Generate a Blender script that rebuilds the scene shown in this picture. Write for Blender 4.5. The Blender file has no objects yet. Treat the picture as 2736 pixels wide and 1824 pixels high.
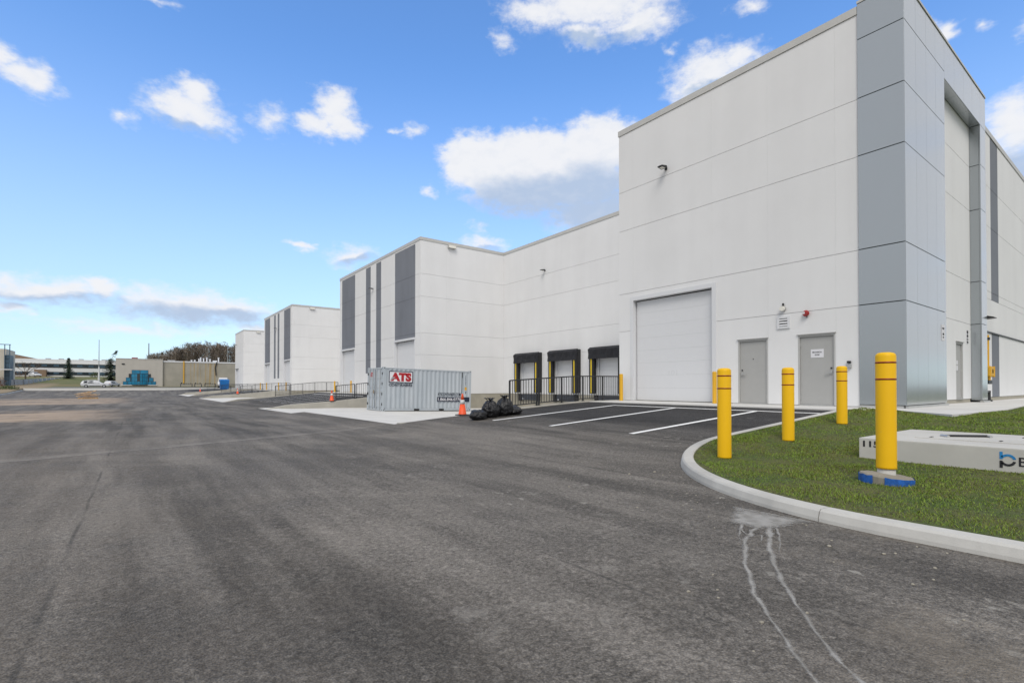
import bpy, bmesh, math, random
import numpy as np
from mathutils import Vector, Matrix, noise as mnoise
from mathutils.geometry import delaunay_2d_cdt
R = math.radians
SC = bpy.context.scene
COL = SC.collection
rnd = random.Random(7)

# ------------------------------------------------------------------ camera
cam = bpy.data.cameras.new("camera")
cam.sensor_width = 36.0
cam.lens = 36.0 * 1340 / 2736
cam.shift_y = 105 / 2736
cam.clip_end = 5000
cam_o = bpy.data.objects.new("camera", cam)
cam_o.location = (0, 0, 1.2)
cam_o.rotation_euler = (R(90.6), 0, R(-36.84))
COL.objects.link(cam_o)
SC.camera = cam_o

# ------------------------------------------------------------------ sky, sun, exposure
SUN_AZ, SUN_EL = 222.0, 48.0            # clockwise from +Y, degrees
world = bpy.data.worlds.new("World")
SC.world = world
world.use_nodes = True
SKY_STRENGTH = 0.12
CLOUDS = [  # azimuth, elevation, half width, half height (degrees), weight
    (-7.3, 23.8, 2.6, 1.5, 1), (-9.5, 24.6, 2.0, 1.2, .7), (3.7, 24.7, 4.4, 2.1, 1), (4.4, 26.2, 2.3, 1.6, 1), (-0.7, 23.2, 1.6, .8, .55),
    (10.7, 25.7, 2.6, 1.7, .5), (17.4, 27.9, 2.7, 1.8, 1), (15.5, 26.1, 3.4, 1.2, .9), (18.3, 26.7, 2.9, 1.8, 1), (17.0, 25.6, 1.6, .9, .8),
    (33.1, 24.0, 5.6, 3.4, 1.9), (39.5, 24.4, 7.2, 3.3, 1.9), (46.4, 25.2, 5.8, 3.6, 1.9), (41.5, 21.8, 12.0, 3.4, 1.8), (47.0, 18.8, 8.0, 3.0, 1.2),
    (46.4, 37.3, 11.0, 2.6, 1.1), (40.0, 37.0, 6.0, 1.7, .9), (51.6, 35.5, 5.2, 1.9, 1), (45.4, 35.0, 3.8, 1.4, .9),
    (58.4, 30.7, 5.4, 2.2, 1), (61.3, 31.3, 3.2, 1.3, .9), (57.0, 29.7, 3.6, 1.7, .95), (62.1, 34.7, 2.4, .9, .7), (54.5, 33.1, 1.2, .6, .5),
    (-6.2, 8.0, 6.2, 1.6, .95), (-2.8, 8.3, 1.9, 1.2, 1), (4.0, 7.6, 9.0, 2.3, .95), (7.2, 7.6, 5.4, 2.0, .95), (-8.3, 6.3, 1.5, .9, .9),
    (10.5, 6.0, 4.5, 1.0, .7), (-1.0, 5.2, 9.0, .9, .55), (13.8, 14.9, 1.7, .6, .8), (19.2, 14.0, 4.4, 1.4, .8), (33.6, 15.6, 4.0, 1.3, .7),
    (25.7, 26.5, 1.6, 1.0, .55), (23.8, 26.6, .9, .5, .5), (28.0, 21.0, 1.2, .6, .6), (33.0, 17.6, 1.6, .8, .5), (82.0, 20.2, 3.2, 3.3, 1),
    (77.5, 28.6, 1.5, 1.2, .9), (82.5, 17.4, 2.6, 2.8, .8), (80.5, 28.0, .9, .7, .5), (83.0, 26.0, 1.2, .9, .8), (0.5, 32.2, 2.8, .6, .7), (35.8, 34.6, 1.9, 1.1, .55),
    (84.5, 12.0, 4.0, 3.0, .7),
]
SHADES = [(41.0, 20.0, 13.5, 4.0), (46.5, 19.7, 8.5, 5.0), (-5.0, 6.9, 8.0, 1.2), (4.5, 6.7, 9.5, 1.5), (8.0, 6.9, 6.0, 1.2), (20.5, 13.4, 4.5, .8), (34.0, 15.0, 3.0, .6),
          (46.0, 34.6, 8.0, .8), (59.5, 29.4, 5.0, .8), (4.0, 23.2, 4.0, .7), (83.0, 17.5, 3.0, 1.6)]


def sky_nodes():
    nt = world.node_tree
    N, L = nt.nodes, nt.links
    N.clear()

    def node(t, **k):
        n = N.new(t)
        for a, b in k.items():
            setattr(n, a, b)
        return n

    def put(sock, v):
        if isinstance(v, bpy.types.NodeSocket):
            L.new(v, sock)
        else:
            sock.default_value = v

    def M(op, a, b=0.0, c=0.0, clamp=False):
        n = node('ShaderNodeMath', operation=op, use_clamp=clamp)
        put(n.inputs[0], a); put(n.inputs[1], b); put(n.inputs[2], c)
        return n.outputs[0]

    def V(op, a, b=(0, 0, 0)):
        n = node('ShaderNodeVectorMath', operation=op)
        put(n.inputs[0], a)
        if op != 'LENGTH':
            put(n.inputs[1], b)
        return n.outputs['Value'] if op == 'LENGTH' else n.outputs[0]

    def V3(a, b, c):
        n = node('ShaderNodeVectorMath', operation='MULTIPLY_ADD')
        put(n.inputs[0], a); put(n.inputs[1], b); put(n.inputs[2], c)
        return n.outputs[0]

    def mix(f, a, b):
        n = node('ShaderNodeMix', data_type='RGBA')
        put(n.inputs[0], f); put(n.inputs[6], a); put(n.inputs[7], b)
        return n.outputs[2]

    def smooth(x, lo, hi):
        n = node('ShaderNodeMapRange', interpolation_type='SMOOTHSTEP')
        put(n.inputs[0], x); n.inputs[1].default_value = lo; n.inputs[2].default_value = hi
        return n.outputs[0]

    def noise(vec, scale, detail, rough=.5):
        n = node('ShaderNodeTexNoise', noise_dimensions='3D')
        put(n.inputs['Vector'], vec)
        n.inputs['Scale'].default_value = scale
        n.inputs['Detail'].default_value = detail
        n.inputs['Roughness'].default_value = rough
        return n.outputs[0], n.outputs[1]

    d = node('ShaderNodeTexCoord').outputs['Generated']
    sep = node('ShaderNodeSeparateXYZ'); L.new(d, sep.inputs[0])
    az = M('MULTIPLY', M('ARCTAN2', sep.outputs[0], sep.outputs[1]), 180 / math.pi)
    el = M('MULTIPLY', M('ARCSINE', sep.outputs[2]), 180 / math.pi)
    cb = node('ShaderNodeCombineXYZ'); L.new(az, cb.inputs[0]); L.new(el, cb.inputs[1])
    P = cb.outputs[0]
    q = V('MULTIPLY', P, (1.0, 1.7, 0))
    _, w1 = noise(q, .16, 2)
    _, w2 = noise(q, .55, 3, .55)
    sw = node('ShaderNodeSeparateXYZ'); L.new(w2, sw.inputs[0]); w2b = sw.outputs[2]
    Pw = V('ADD', P, V('MULTIPLY', V('SUBTRACT', w1, (.5, .5, .5)), (4.2, 2.6, 0)))
    Pw = V('ADD', Pw, V('MULTIPLY', V('SUBTRACT', w2, (.5, .5, .5)), (2.4, 1.5, 0)))
    field = None
    for a, e, w, h, s in CLOUDS:
        r = V('LENGTH', V3(Pw, (1 / w, 1 / h, 0), (-a / w, -e / h, 0)))
        m = M('MULTIPLY_ADD', r, -s, s)
        field = m if field is None else M('MAXIMUM', field, m)
    shade = None
    for a, e, w, h in SHADES:
        r = V('LENGTH', V3(Pw, (1 / w, 1 / h, 0), (-a / w, -e / h, 0)))
        m = M('SUBTRACT', 1.0, r)
        shade = m if shade is None else M('MAXIMUM', shade, m)
    # unseen sky: closer, greyer cloud cover shaped for soft neutral light
    g1, _ = noise(q, .075, 3, .55)
    away = M('MAXIMUM', smooth(M('ABSOLUTE', M('SUBTRACT', az, 36.84)), 50, 62), smooth(el, 40, 48))
    rest = M('MULTIPLY', M('SUBTRACT', M('MULTIPLY', g1, 3.0), .5), away)
    rest = M('SUBTRACT', rest, M('SUBTRACT', 1.0, away))
    field = M('MAXIMUM', field, rest)
    f1, _ = noise(V('ADD', q, (31.0, 7.0, 2.0)), .9, 5, .62)
    field = M('ADD', field, M('MULTIPLY', M('SUBTRACT', f1, .5), .75))
    dens = smooth(field, -.05, .66)
    above = smooth(el, .5, 3.5)
    dens = M('MULTIPLY', M('MULTIPLY', dens, above), .97)
    sky = node('ShaderNodeTexSky', sky_type='NISHITA', sun_disc=False, sun_elevation=R(SUN_EL), sun_rotation=R(SUN_AZ),
               altitude=100, air_density=1.0, dust_density=.4, ozone_density=2.0)
    hs = node('ShaderNodeHueSaturation')
    hs.inputs['Saturation'].default_value = 1.1
    hs.inputs['Value'].default_value = 1.0
    L.new(sky.outputs[0], hs.inputs['Color'])
    tint = node('ShaderNodeMix', data_type='RGBA', blend_type='MULTIPLY')
    tint.inputs[0].default_value = 1.0
    L.new(hs.outputs[0], tint.inputs[6]); tint.inputs[7].default_value = SKY_TINT
    # thin high haze of the lower sky
    hz = node('ShaderNodeMapRange', interpolation_type='SMOOTHSTEP'); L.new(el, hz.inputs[0])
    hz.inputs[1].default_value = -2; hz.inputs[2].default_value = 34; hz.inputs[3].default_value = SKY_HAZE[3]; hz.inputs[4].default_value = 0
    base = mix(hz.outputs[0], tint.outputs[2], SKY_HAZE[:3] + (1,))
    sh = M('ADD', smooth(shade, 0.0, .6), M('MULTIPLY', M('SUBTRACT', w2b, .5), .5))
    sh = M('MAXIMUM', sh, M('MULTIPLY', away, .62))
    cloud = mix(M('MULTIPLY', M('MAXIMUM', sh, 0.0, clamp=True), .9), CLOUD_LIT, mix(away, CLOUD_DARK, (4.2, 4.4, 4.7, 1)))
    thin = smooth(field, .0, .9)
    cloud = mix(thin, mix(.75, base, cloud), cloud)
    out = mix(dens, base, cloud)
    # the sky far from the named clouds needs only the unseen cover (cheaper to evaluate)
    field_b = M('ADD', M('SUBTRACT', M('MULTIPLY', g1, 3.0), .5), M('MULTIPLY', M('SUBTRACT', f1, .5), .8))
    cloud_b = mix(.56, CLOUD_LIT, (4.2, 4.4, 4.7, 1))
    cloud_b = mix(smooth(field_b, .0, .9), mix(.75, base, cloud_b), cloud_b)
    out_b = mix(M('MULTIPLY', M('MULTIPLY', smooth(field_b, .0, .6), above), .97), base, cloud_b)
    bgs = []
    for c in (out, out_b):
        bg = node('ShaderNodeBackground'); bg.inputs[1].default_value = SKY_STRENGTH
        L.new(c, bg.inputs[0]); bgs.append(bg)
    far = M('MAXIMUM', M('GREATER_THAN', M('ABSOLUTE', M('SUBTRACT', az, 36.84)), 63.0), M('GREATER_THAN', el, 48.5))
    ms = node('ShaderNodeMixShader'); L.new(far, ms.inputs[0])
    L.new(bgs[0].outputs[0], ms.inputs[1]); L.new(bgs[1].outputs[0], ms.inputs[2])
    wo = node('ShaderNodeOutputWorld'); L.new(ms.outputs[0], wo.inputs[0])


SKY_TINT = (1.55, 1.85, 2.15, 1)
SKY_HAZE = (4.3, 5.2, 6.3, .72)
CLOUD_LIT = (6.9, 6.95, 7.15, 1)
CLOUD_DARK = (3.3, 4.2, 5.7, 1)
sky_nodes()
world.cycles.sampling_method = 'MANUAL'
world.cycles.sample_map_resolution = 256

sun = bpy.data.lights.new("sun", 'SUN')
sun.energy = 1.7
sun.angle = R(28)
sun.color = (1.0, .94, .86)
sun_o = bpy.data.objects.new("sun", sun)
sv = Vector((math.sin(R(SUN_AZ)) * math.cos(R(SUN_EL)), math.cos(R(SUN_AZ)) * math.cos(R(SUN_EL)), math.sin(R(SUN_EL))))
sun_o.rotation_euler = sv.to_track_quat('Z', 'Y').to_euler()
sun_o.location = (-30, -30, 60)
COL.objects.link(sun_o)

SC.view_settings.view_transform = 'Standard'
SC.view_settings.look = 'None'
SC.view_settings.exposure = 0.12
SC.view_settings.gamma = 1.0
SC.view_settings.use_curve_mapping = False
SC.render.engine = 'CYCLES'
SC.cycles.max_bounces = 5
SC.cycles.diffuse_bounces = 2
SC.cycles.transparent_max_bounces = 8
SC.cycles.use_denoising = True

# ------------------------------------------------------------------ materials


class Nt:
    """small shader helper"""

    def __init__(s, name):
        s.m = bpy.data.materials.new(name)
        s.m.use_nodes = True
        s.t = s.m.node_tree
        s.b = s.t.nodes['Principled BSDF']
        s.pos = s.n('ShaderNodeNewGeometry').outputs['Position']

    def n(s, t, **k):
        x = s.t.nodes.new(t)
        for a, b in k.items():
            setattr(x, a, b)
        return x

    def put(s, sock, v):
        if isinstance(v, bpy.types.NodeSocket):
            s.t.links.new(v, sock)
        elif isinstance(v, tuple) and len(v) == 3 and sock.type == 'RGBA':
            sock.default_value = v + (1,)
        else:
            sock.default_value = v

    def set(s, **k):
        for a, v in k.items():
            s.put(s.b.inputs[a.replace('_', ' ')], v)
        return s

    def noise(s, scale, detail=4, rough=.55, vec=None, stretch=None, off=None):
        v = s.pos if vec is None else vec
        if stretch or off:
            mp = s.n('ShaderNodeMapping')
            s.put(mp.inputs[0], v)
            if stretch:
                mp.inputs['Scale'].default_value = stretch
            if off:
                mp.inputs['Location'].default_value = off
            v = mp.outputs[0]
        x = s.n('ShaderNodeTexNoise')
        s.put(x.inputs['Vector'], v)
        x.inputs['Scale'].default_value = scale
        x.inputs['Detail'].default_value = detail
        x.inputs['Roughness'].default_value = rough
        return x.outputs[0]

    def voro(s, scale, feature='F1', out='Distance'):
        x = s.n('ShaderNodeTexVoronoi', feature=feature)
        s.put(x.inputs['Vector'], s.pos)
        x.inputs['Scale'].default_value = scale
        return x.outputs[out]

    def M(s, op, a, b=0.0, c=0.0, clamp=False):
        x = s.n('ShaderNodeMath', operation=op, use_clamp=clamp)
        s.put(x.inputs[0], a); s.put(x.inputs[1], b); s.put(x.inputs[2], c)
        return x.outputs[0]

    def ramp(s, x, lo, hi, a=0.0, b=1.0):
        r = s.n('ShaderNodeMapRange', interpolation_type='SMOOTHSTEP')
        s.put(r.inputs[0], x)
        for i, v in enumerate((lo, hi, a, b)):
            s.put(r.inputs[i + 1], v)
        return r.outputs[0]

    def mix(s, f, a, b, blend='MIX'):
        x = s.n('ShaderNodeMix', data_type='RGBA', blend_type=blend)
        s.put(x.inputs[0], f); s.put(x.inputs[6], a); s.put(x.inputs[7], b)
        return x.outputs[2]

    def xyz(s):
        x = s.n('ShaderNodeSeparateXYZ')
        s.put(x.inputs[0], s.pos)
        return x.outputs

    def bump(s, h, strength=.3, dist=.01):
        x = s.n('ShaderNodeBump')
        x.inputs['Strength'].default_value = strength
        x.inputs['Distance'].default_value = dist
        s.put(x.inputs['Height'], h)
        s.put(s.b.inputs['Normal'], x.outputs[0])
        return s

    def random_obj(s):
        return s.n('ShaderNodeObjectInfo').outputs['Random']


def mul(c, k):
    return tuple(min(1, v * k) for v in c)


def plain(name, col, rough=.6, metal=0.0, var=.12, scale=3.0, bump=None, spec=.5, stretch=None):
    s = Nt(name)
    f = s.noise(scale, 5, .6, stretch=stretch)
    s.set(Base_Color=s.mix(s.ramp(f, .25, .75), mul(col, 1 - var), mul(col, 1 + var)), Roughness=rough, Metallic=metal)
    s.b.inputs['Specular IOR Level'].default_value = spec
    if bump:
        s.bump(s.noise(bump[0], 4, .6), bump[1], bump[2])
    return s.m


def wall_mat(name, col, var=.035):
    s = Nt(name)
    f1 = s.ramp(s.noise(.45, 4, .6), .3, .7)
    f2 = s.ramp(s.noise(1.1, 3, .5, stretch=(1, 1, .12)), .35, .7)
    f3 = s.noise(90, 2, .6)
    ro = s.random_obj()
    k = s.M('ADD', s.M('MULTIPLY', f1, var), s.M('MULTIPLY', f2, var * .9))
    k = s.M('ADD', k, s.M('MULTIPLY', ro, var * .45))
    k = s.M('ADD', k, s.M('MULTIPLY', f3, .04))
    k = s.M('SUBTRACT', 1.045, k)
    c = s.mix(1.0, col, (1, 1, 1), 'MULTIPLY')
    vm = s.n('ShaderNodeVectorMath', operation='SCALE')
    s.put(vm.inputs[0], c); s.put(vm.inputs['Scale'], k)
    s.set(Base_Color=vm.outputs[0], Roughness=.85)
    s.b.inputs['Specular IOR Level'].default_value = .25
    s.bump(s.noise(140, 3, .7), .25, .003)
    return s.m


def concrete(name, col, var=.14, streak=False):
    s = Nt(name)
    f1 = s.ramp(s.noise(.7, 6, .62), .3, .72)
    f2 = s.ramp(s.noise(6, 5, .65, stretch=(1, 1, .3) if streak else None), .3, .75)
    f3 = s.noise(120, 3, .6)
    c = s.mix(f1, mul(col, 1 - var), mul(col, 1 + var * .5))
    c = s.mix(s.M('MULTIPLY', f2, .35), c, mul(col, 1 - var * 1.3))
    c = s.mix(s.M('MULTIPLY', s.ramp(f3, .5, .8), .25), c, mul(col, .72))
    s.set(Base_Color=c, Roughness=.9)
    s.b.inputs['Specular IOR Level'].default_value = .25
    s.bump(f3, .35, .004)
    return s.m


def asphalt():
    s = Nt("asphalt")
    x, y, z = s.xyz()
    wv = s.n('ShaderNodeTexNoise'); s.put(wv.inputs['Vector'], s.pos)
    wv.inputs['Scale'].default_value = .13; wv.inputs['Detail'].default_value = 1
    warp = s.n('ShaderNodeVectorMath', operation='MULTIPLY_ADD')
    s.put(warp.inputs[0], wv.outputs[1]); warp.inputs[1].default_value = (1.0, 3, 0); s.put(warp.inputs[2], s.pos)
    W = warp.outputs[0]

    def rotated(a, sc):
        mp = s.n('ShaderNodeMapping'); s.put(mp.inputs[0], W)
        mp.inputs['Rotation'].default_value = (0, 0, a)
        m2 = s.n('ShaderNodeMapping'); s.put(m2.inputs[0], mp.outputs[0]); m2.inputs['Scale'].default_value = sc
        return m2.outputs[0]
    streak = s.noise(1.0, 5, .65, vec=rotated(0, (1.5, .13, 1)))
    sweep = s.noise(1.0, 4, .62, vec=rotated(R(38), (.16, 1.3, 1)))
    lane = s.noise(1.0, 3, .6, vec=rotated(0, (.45, .05, 1)), off=(9, 3, 0))
    blot = s.noise(.42, 6, .66, off=(4, 11, 2))
    patch = s.noise(2.2, 5, .68, off=(1, 2, 8))
    # older, greyer road; fresh darker paving on the raised lots and round the kerb nose
    lot = s.ramp(s.M('ADD', x, s.M('MULTIPLY', s.M('SUBTRACT', blot, .5), 6.0)), 6.0, 11.0)
    base = s.mix(lot, ROAD_COL, LOT_COL)
    k = s.M('ADD', s.M('MULTIPLY', s.ramp(streak, .38, .62), .40), s.M('MULTIPLY', s.ramp(lane, .40, .60), .34))
    k = s.M('ADD', k, s.M('MULTIPLY', s.ramp(sweep, .38, .66), .16))
    k = s.M('ADD', k, s.M('MULTIPLY', s.ramp(blot, .35, .66), .24))
    k = s.M('ADD', s.M('MULTIPLY', k, .85), .43)
    # aggregate: every stone has its own tone, binder shows dark between them
    v1 = s.n('ShaderNodeTexVoronoi'); s.put(v1.inputs['Vector'], s.pos); v1.inputs['Scale'].default_value = 95
    v2 = s.n('ShaderNodeTexVoronoi'); s.put(v2.inputs['Vector'], s.pos); v2.inputs['Scale'].default_value = 41
    r1 = s.n('ShaderNodeSeparateColor'); s.put(r1.inputs[0], v1.outputs['Color'])
    r2 = s.n('ShaderNodeSeparateColor'); s.put(r2.inputs[0], v2.outputs['Color'])
    st = s.M('ADD', .60, s.M('MULTIPLY', r1.outputs[0], .5))
    st = s.M('ADD', st, s.M('MULTIPLY', s.ramp(r2.outputs[1], .62, 1.0), .34))
    st = s.M('MULTIPLY', st, s.ramp(v1.outputs['Distance'], .25, .75, 1.08, .72))
    cl = s.noise(30, 4, .7, off=(1, 5, 0))
    st = s.M('MULTIPLY', st, s.ramp(cl, .33, .58, .60, 1.08))
    k = s.M('MULTIPLY', k, st)
    vm = s.n('ShaderNodeVectorMath', operation='SCALE')
    s.put(vm.inputs[0], base); s.put(vm.inputs['Scale'], k)
    c = vm.outputs[0]
    # film of pale dust dragged about by traffic, thicker in patches
    film = s.M('MULTIPLY', s.ramp(s.M('ADD', s.M('MULTIPLY', streak, .5), s.M('MULTIPLY', blot, .5)), .47, .64), s.ramp(x, 11, 7))
    film = s.M('MULTIPLY', film, s.ramp(cl, .3, .7, .35, 1))
    c = s.mix(s.M('MULTIPLY', film, .5), c, (.29, .265, .235))
    smear = s.M('MULTIPLY', s.ramp(patch, .60, .74), s.ramp(s.noise(.35, 3, off=(2, 6, 9)), .46, .62))
    c = s.mix(s.M('MULTIPLY', smear, .45), c, (.36, .34, .31))
    brown = s.M('MULTIPLY', s.ramp(x, 3.5, -3.5), s.ramp(y, 30, 12))
    c = s.mix(s.M('MULTIPLY', brown, s.ramp(patch, .35, .6, .1, .32)), c, (.23, .19, .15))
    # paving seams
    wob = s.M('MULTIPLY', s.M('SUBTRACT', s.noise(1.3, 3), .5), .12)
    seam = None
    for sx in (-3.2, -.4, 2.35, 5.25):
        dd = s.M('ABSOLUTE', s.M('ADD', s.M('SUBTRACT', x, sx), s.M('MULTIPLY', wob, .35)))
        e = s.ramp(dd, .004, .022, 1, 0)
        seam = e if seam is None else s.M('MAXIMUM', seam, e)
    seam = s.M('MULTIPLY', seam, s.ramp(s.noise(.5, 3, off=(7, 7, 7)), .46, .6))
    c = s.mix(s.M('MULTIPLY', seam, .5), c, (.03, .03, .03))
    # transverse lap joint: a pale dusty strip with a dark edge
    t = s.M('SUBTRACT', s.M('SUBTRACT', y, s.M('MULTIPLY', x, .335)), 12.42)
    t = s.M('ADD', t, s.M('MULTIPLY', wob, 1.5))
    left = s.ramp(x, 5.5, 6.4, 1, 0)
    strip = s.M('MULTIPLY', s.M('MULTIPLY', s.ramp(t, -.06, .0), s.ramp(t, .75, .05)), s.M('MULTIPLY', left, s.ramp(patch, .35, .6, .25, 1)))
    c = s.mix(s.M('MULTIPLY', strip, .6), c, (.30, .275, .25))
    edge = s.M('MULTIPLY', s.ramp(s.M('ABSOLUTE', s.M('ADD', t, .05)), .01, .045, 1, 0), left)
    c = s.mix(s.M('MULTIPLY', edge, .6), c, (.035, .033, .03))
    # tan dust left by site traffic on the far left of the yard
    dn = s.noise(.22, 5, .6, stretch=(.35, 1, 1), off=(2, 0, 0))
    dust = s.ramp(s.M('ADD', x, s.M('MULTIPLY', dn, 8.0)), 5.0, 1.0)
    bands = s.M('MAXIMUM', s.M('MULTIPLY', s.ramp(y, 23, 28), s.ramp(y, 42, 37)), s.M('MULTIPLY', s.ramp(y, 50, 56), s.ramp(y, 90, 76)))
    dust = s.M('MULTIPLY', s.M('MULTIPLY', dust, bands), s.ramp(s.M('ADD', dn, s.M('MULTIPLY', s.M('SUBTRACT', patch, .5), .5)), .34, .56))
    c = s.mix(s.M('MULTIPLY', dust, .8), c, (.47, .36, .265))
    # sandy wash near the kerb on the right
    sand = s.M('MULTIPLY', s.ramp(s.noise(1.1, 6, .7, off=(5, 5, 5)), .46, .66), s.M('MULTIPLY', s.ramp(x, 1.4, 3.4), s.ramp(y, 2.4, .9)))
    c = s.mix(s.M('MULTIPLY', sand, .42), c, (.30, .26, .21))
    # pale cement spots
    spot = s.M('MULTIPLY', s.ramp(s.noise(6.5, 5, .66, stretch=(1, .7, 1), off=(3, 8, 1)), .60, .68), s.ramp(s.noise(.6, 3, off=(8, 2, 6)), .42, .58))
    near = s.M('MULTIPLY', s.ramp(x, 1.2, 3.2, .2, 1), s.ramp(y, 10, 5))
    c = s.mix(s.M('MULTIPLY', s.M('MULTIPLY', spot, near), .6), c, (.42, .40, .36))
    s.set(Base_Color=c, Roughness=s.ramp(blot, .3, .7, .8, .95))
    s.b.inputs['Specular IOR Level'].default_value = .3
    h = s.M('SUBTRACT', s.M('MULTIPLY', cl, 1.2), s.M('MULTIPLY', v1.outputs['Distance'], .6))
    s.bump(h, .8, .014)
    return s.m


ROAD_COL = (.196, .180, .161)
LOT_COL = (.064, .062, .062)
MT = {}
MT['asphalt'] = asphalt()
MT['white'] = wall_mat('white_wall', (.78, .782, .785))
MT['trim'] = plain('white_trim', (.70, .71, .73), .55, var=.008)
MT['accent'] = wall_mat('grey_wall', (.215, .23, .262), .09)
MT['concrete'] = concrete('concrete', (.66, .65, .625), .10)
MT['wallconc'] = concrete('cast_concrete', (.44, .42, .37), .16, True)
MT['kerb'] = concrete('kerb_concrete', (.56, .55, .52), .2, True)
MT['newkerb'] = concrete('new_kerb_concrete', (.74, .73, .70), .06)
MT['found'] = concrete('foundation_concrete', (.40, .375, .31), .16, True)
MT['vault'] = concrete('precast_concrete', (.56, .55, .52), .12)
MT['coping'] = plain('coping_metal', (.56, .55, .52), .45, .3, var=.04)
MT['dark'] = plain('dark_gap', (.02, .02, .02), .9, var=.2)
MT['black'] = plain('black_paint', (.022, .023, .025), .45, var=.2)
MT['rubber'] = plain('black_rubber', (.018, .018, .02), .75, var=.3, scale=8)
MT['fabric'] = plain('black_fabric', (.016, .017, .022), .8, var=.3, scale=5, bump=(6, .5, .03))
MT['leveller'] = plain('leveller_steel', (.05, .058, .075), .6, .2, var=.25)
def sleeve():
    s = Nt('yellow_sleeve')
    c = s.mix(s.ramp(s.noise(1.2, 4), .3, .7), (.84, .48, .003), (.88, .51, .004))
    sc = s.M('MULTIPLY', s.ramp(s.noise(3.0, 6, .75, stretch=(1, 1, 2.2)), .64, .70), s.ramp(s.noise(40, 3), .4, .6))
    c = s.mix(s.M('MULTIPLY', sc, .55), c, (.45, .30, .10))
    c = s.mix(s.M('MULTIPLY', s.ramp(s.noise(9, 5, .7, stretch=(1, 1, .25)), .5, .8), .14), c, (.42, .27, .04))
    s.set(Base_Color=c, Roughness=s.ramp(s.noise(14, 4), .3, .7, .42, .6))
    s.b.inputs['Specular IOR Level'].default_value = .3
    return s.m


MT['yellow'] = sleeve()
MT['pipeyellow'] = plain('yellow_paint', (.72, .40, .02), .5, var=.06)
MT['stripeyellow'] = plain('yellow_stripe', (.80, .58, .02), .5, var=.06)
MT['redtape'] = plain('red_tape', (.22, .008, .006), .4, var=.1)
MT['doorgrey'] = plain('door_grey', (.40, .40, .39), .5, var=.025)
MT['framegrey'] = plain('frame_grey', (.46, .46, .45), .5, var=.03)
MT['steel'] = plain('brushed_steel', (.55, .55, .54), .35, .8, var=.08)
MT['paint'] = plain('white_paint', (.86, .86, .85), .7, var=.06, scale=9)
MT['paper'] = plain('paper', (.72, .72, .75), .8, var=.02)
MT['ink'] = plain('ink', (.02, .02, .025), .8, var=.1)
MT['numgrey'] = plain('faint_number', (.66, .67, .69), .6, var=.03)
MT['orange'] = plain('cone_orange', (.85, .10, .025), .5, var=.08, scale=9)
MT['collar'] = plain('cone_collar', (.62, .62, .62), .4, var=.12, scale=12)
MT['bellred'] = plain('bell_red', (.34, .02, .02), .35, var=.1)
MT['lens'] = plain('lamp_lens', (.82, .80, .72), .25, var=.04)
MT['bluewrap'] = plain('blue_wrap', (.02, .12, .45), .45, var=.4, scale=14)
MT['bluepaint'] = plain('blue_bin_paint', (.005, .15, .46), .45, var=.1)
MT['green'] = plain('green_post_paint', (.01, .10, .05), .5, var=.15)
MT['logoblue'] = plain('logo_blue', (.02, .22, .52), .7, var=.2, scale=30)
MT['navy'] = plain('navy_print', (.012, .02, .045), .6, var=.1)
MT['logored'] = plain('red_print', (.40, .012, .02), .55, var=.12, scale=14)
MT['wood'] = plain('lumber', (.72, .46, .20), .75, var=.3, scale=6)
MT['carwhite'] = plain('car_white', (.62, .63, .65), .25, var=.02)
MT['carglass'] = plain('car_glass', (.02, .025, .03), .08, var=.1)
MT['tyre'] = plain('tyre', (.02, .02, .02), .85, var=.2)
MT['tan'] = wall_mat('tan_stucco', (.50, .475, .43), .05)
MT['glassblue'] = plain('teal_glass', (.012, .19, .34), .12, .1, var=.25, scale=1.2)
MT['glassdark'] = plain('dark_glass', (.02, .03, .04), .12, var=.3)
MT['brownroof'] = plain('brown_roof', (.24, .17, .12), .9, var=.15)
MT['cream'] = wall_mat('cream_wall', (.62, .58, .50), .05)
MT['steelblue'] = plain('blue_steel', (.06, .11, .16), .4, .2, var=.15)
MT['bark'] = plain('bark', (.10, .075, .055), .95, var=.3)
MT['twig'] = plain('twigs', (.13, .095, .07), .95, var=.4, scale=.4)
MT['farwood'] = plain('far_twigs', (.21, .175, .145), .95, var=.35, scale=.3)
MT['dirt'] = plain('dry_bank', (.27, .21, .13), .95, var=.3, scale=.6)
MT['shrubgreen'] = plain('shrub_leaf', (.07, .10, .03), .8, var=.4, scale=4)
MT['brownleaf'] = plain('brown_leaf', (.16, .08, .04), .85, var=.4, scale=2)
MT['greyblock'] = concrete('grey_block', (.40, .43, .46), .2)
MT['stone'] = concrete('loose_stone', (.38, .35, .29), .3)


def silver():
    s = Nt('silver_panel')
    ro = s.random_obj()
    f = s.noise(.35, 3, .5)
    c = s.mix(s.M('MULTIPLY', s.M('ADD', ro, f), .5), (.375, .405, .425), (.41, .44, .46))
    s.set(Base_Color=c, Metallic=.75, Roughness=.27, Coat_Weight=1.0, Coat_Roughness=.12)
    s.b.inputs['Specular IOR Level'].default_value = .6
    s.bump(s.noise(.9, 2, .4), .06, .05)
    return s.m


def container_paint():
    s = Nt('container_grey')
    f = s.ramp(s.noise(1.2, 5, .6, stretch=(1, 1, .3)), .3, .7)
    c = s.mix(f, (.40, .445, .485), (.47, .51, .545))
    rust = s.ramp(s.noise(3.5, 6, .7, off=(3, 1, 0)), .68, .78)
    c = s.mix(s.M('MULTIPLY', rust, .5), c, (.25, .21, .16))
    s.set(Base_Color=c, Roughness=.5)
    return s.m


def bag_mat():
    s = Nt('black_plastic')
    s.set(Base_Color=(.012, .012, .014), Roughness=.28)
    h = s.M('ADD', s.noise(14, 4, .6), s.M('MULTIPLY', s.noise(45, 3, .6), .35))
    s.bump(h, .9, .03)
    return s.m


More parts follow.
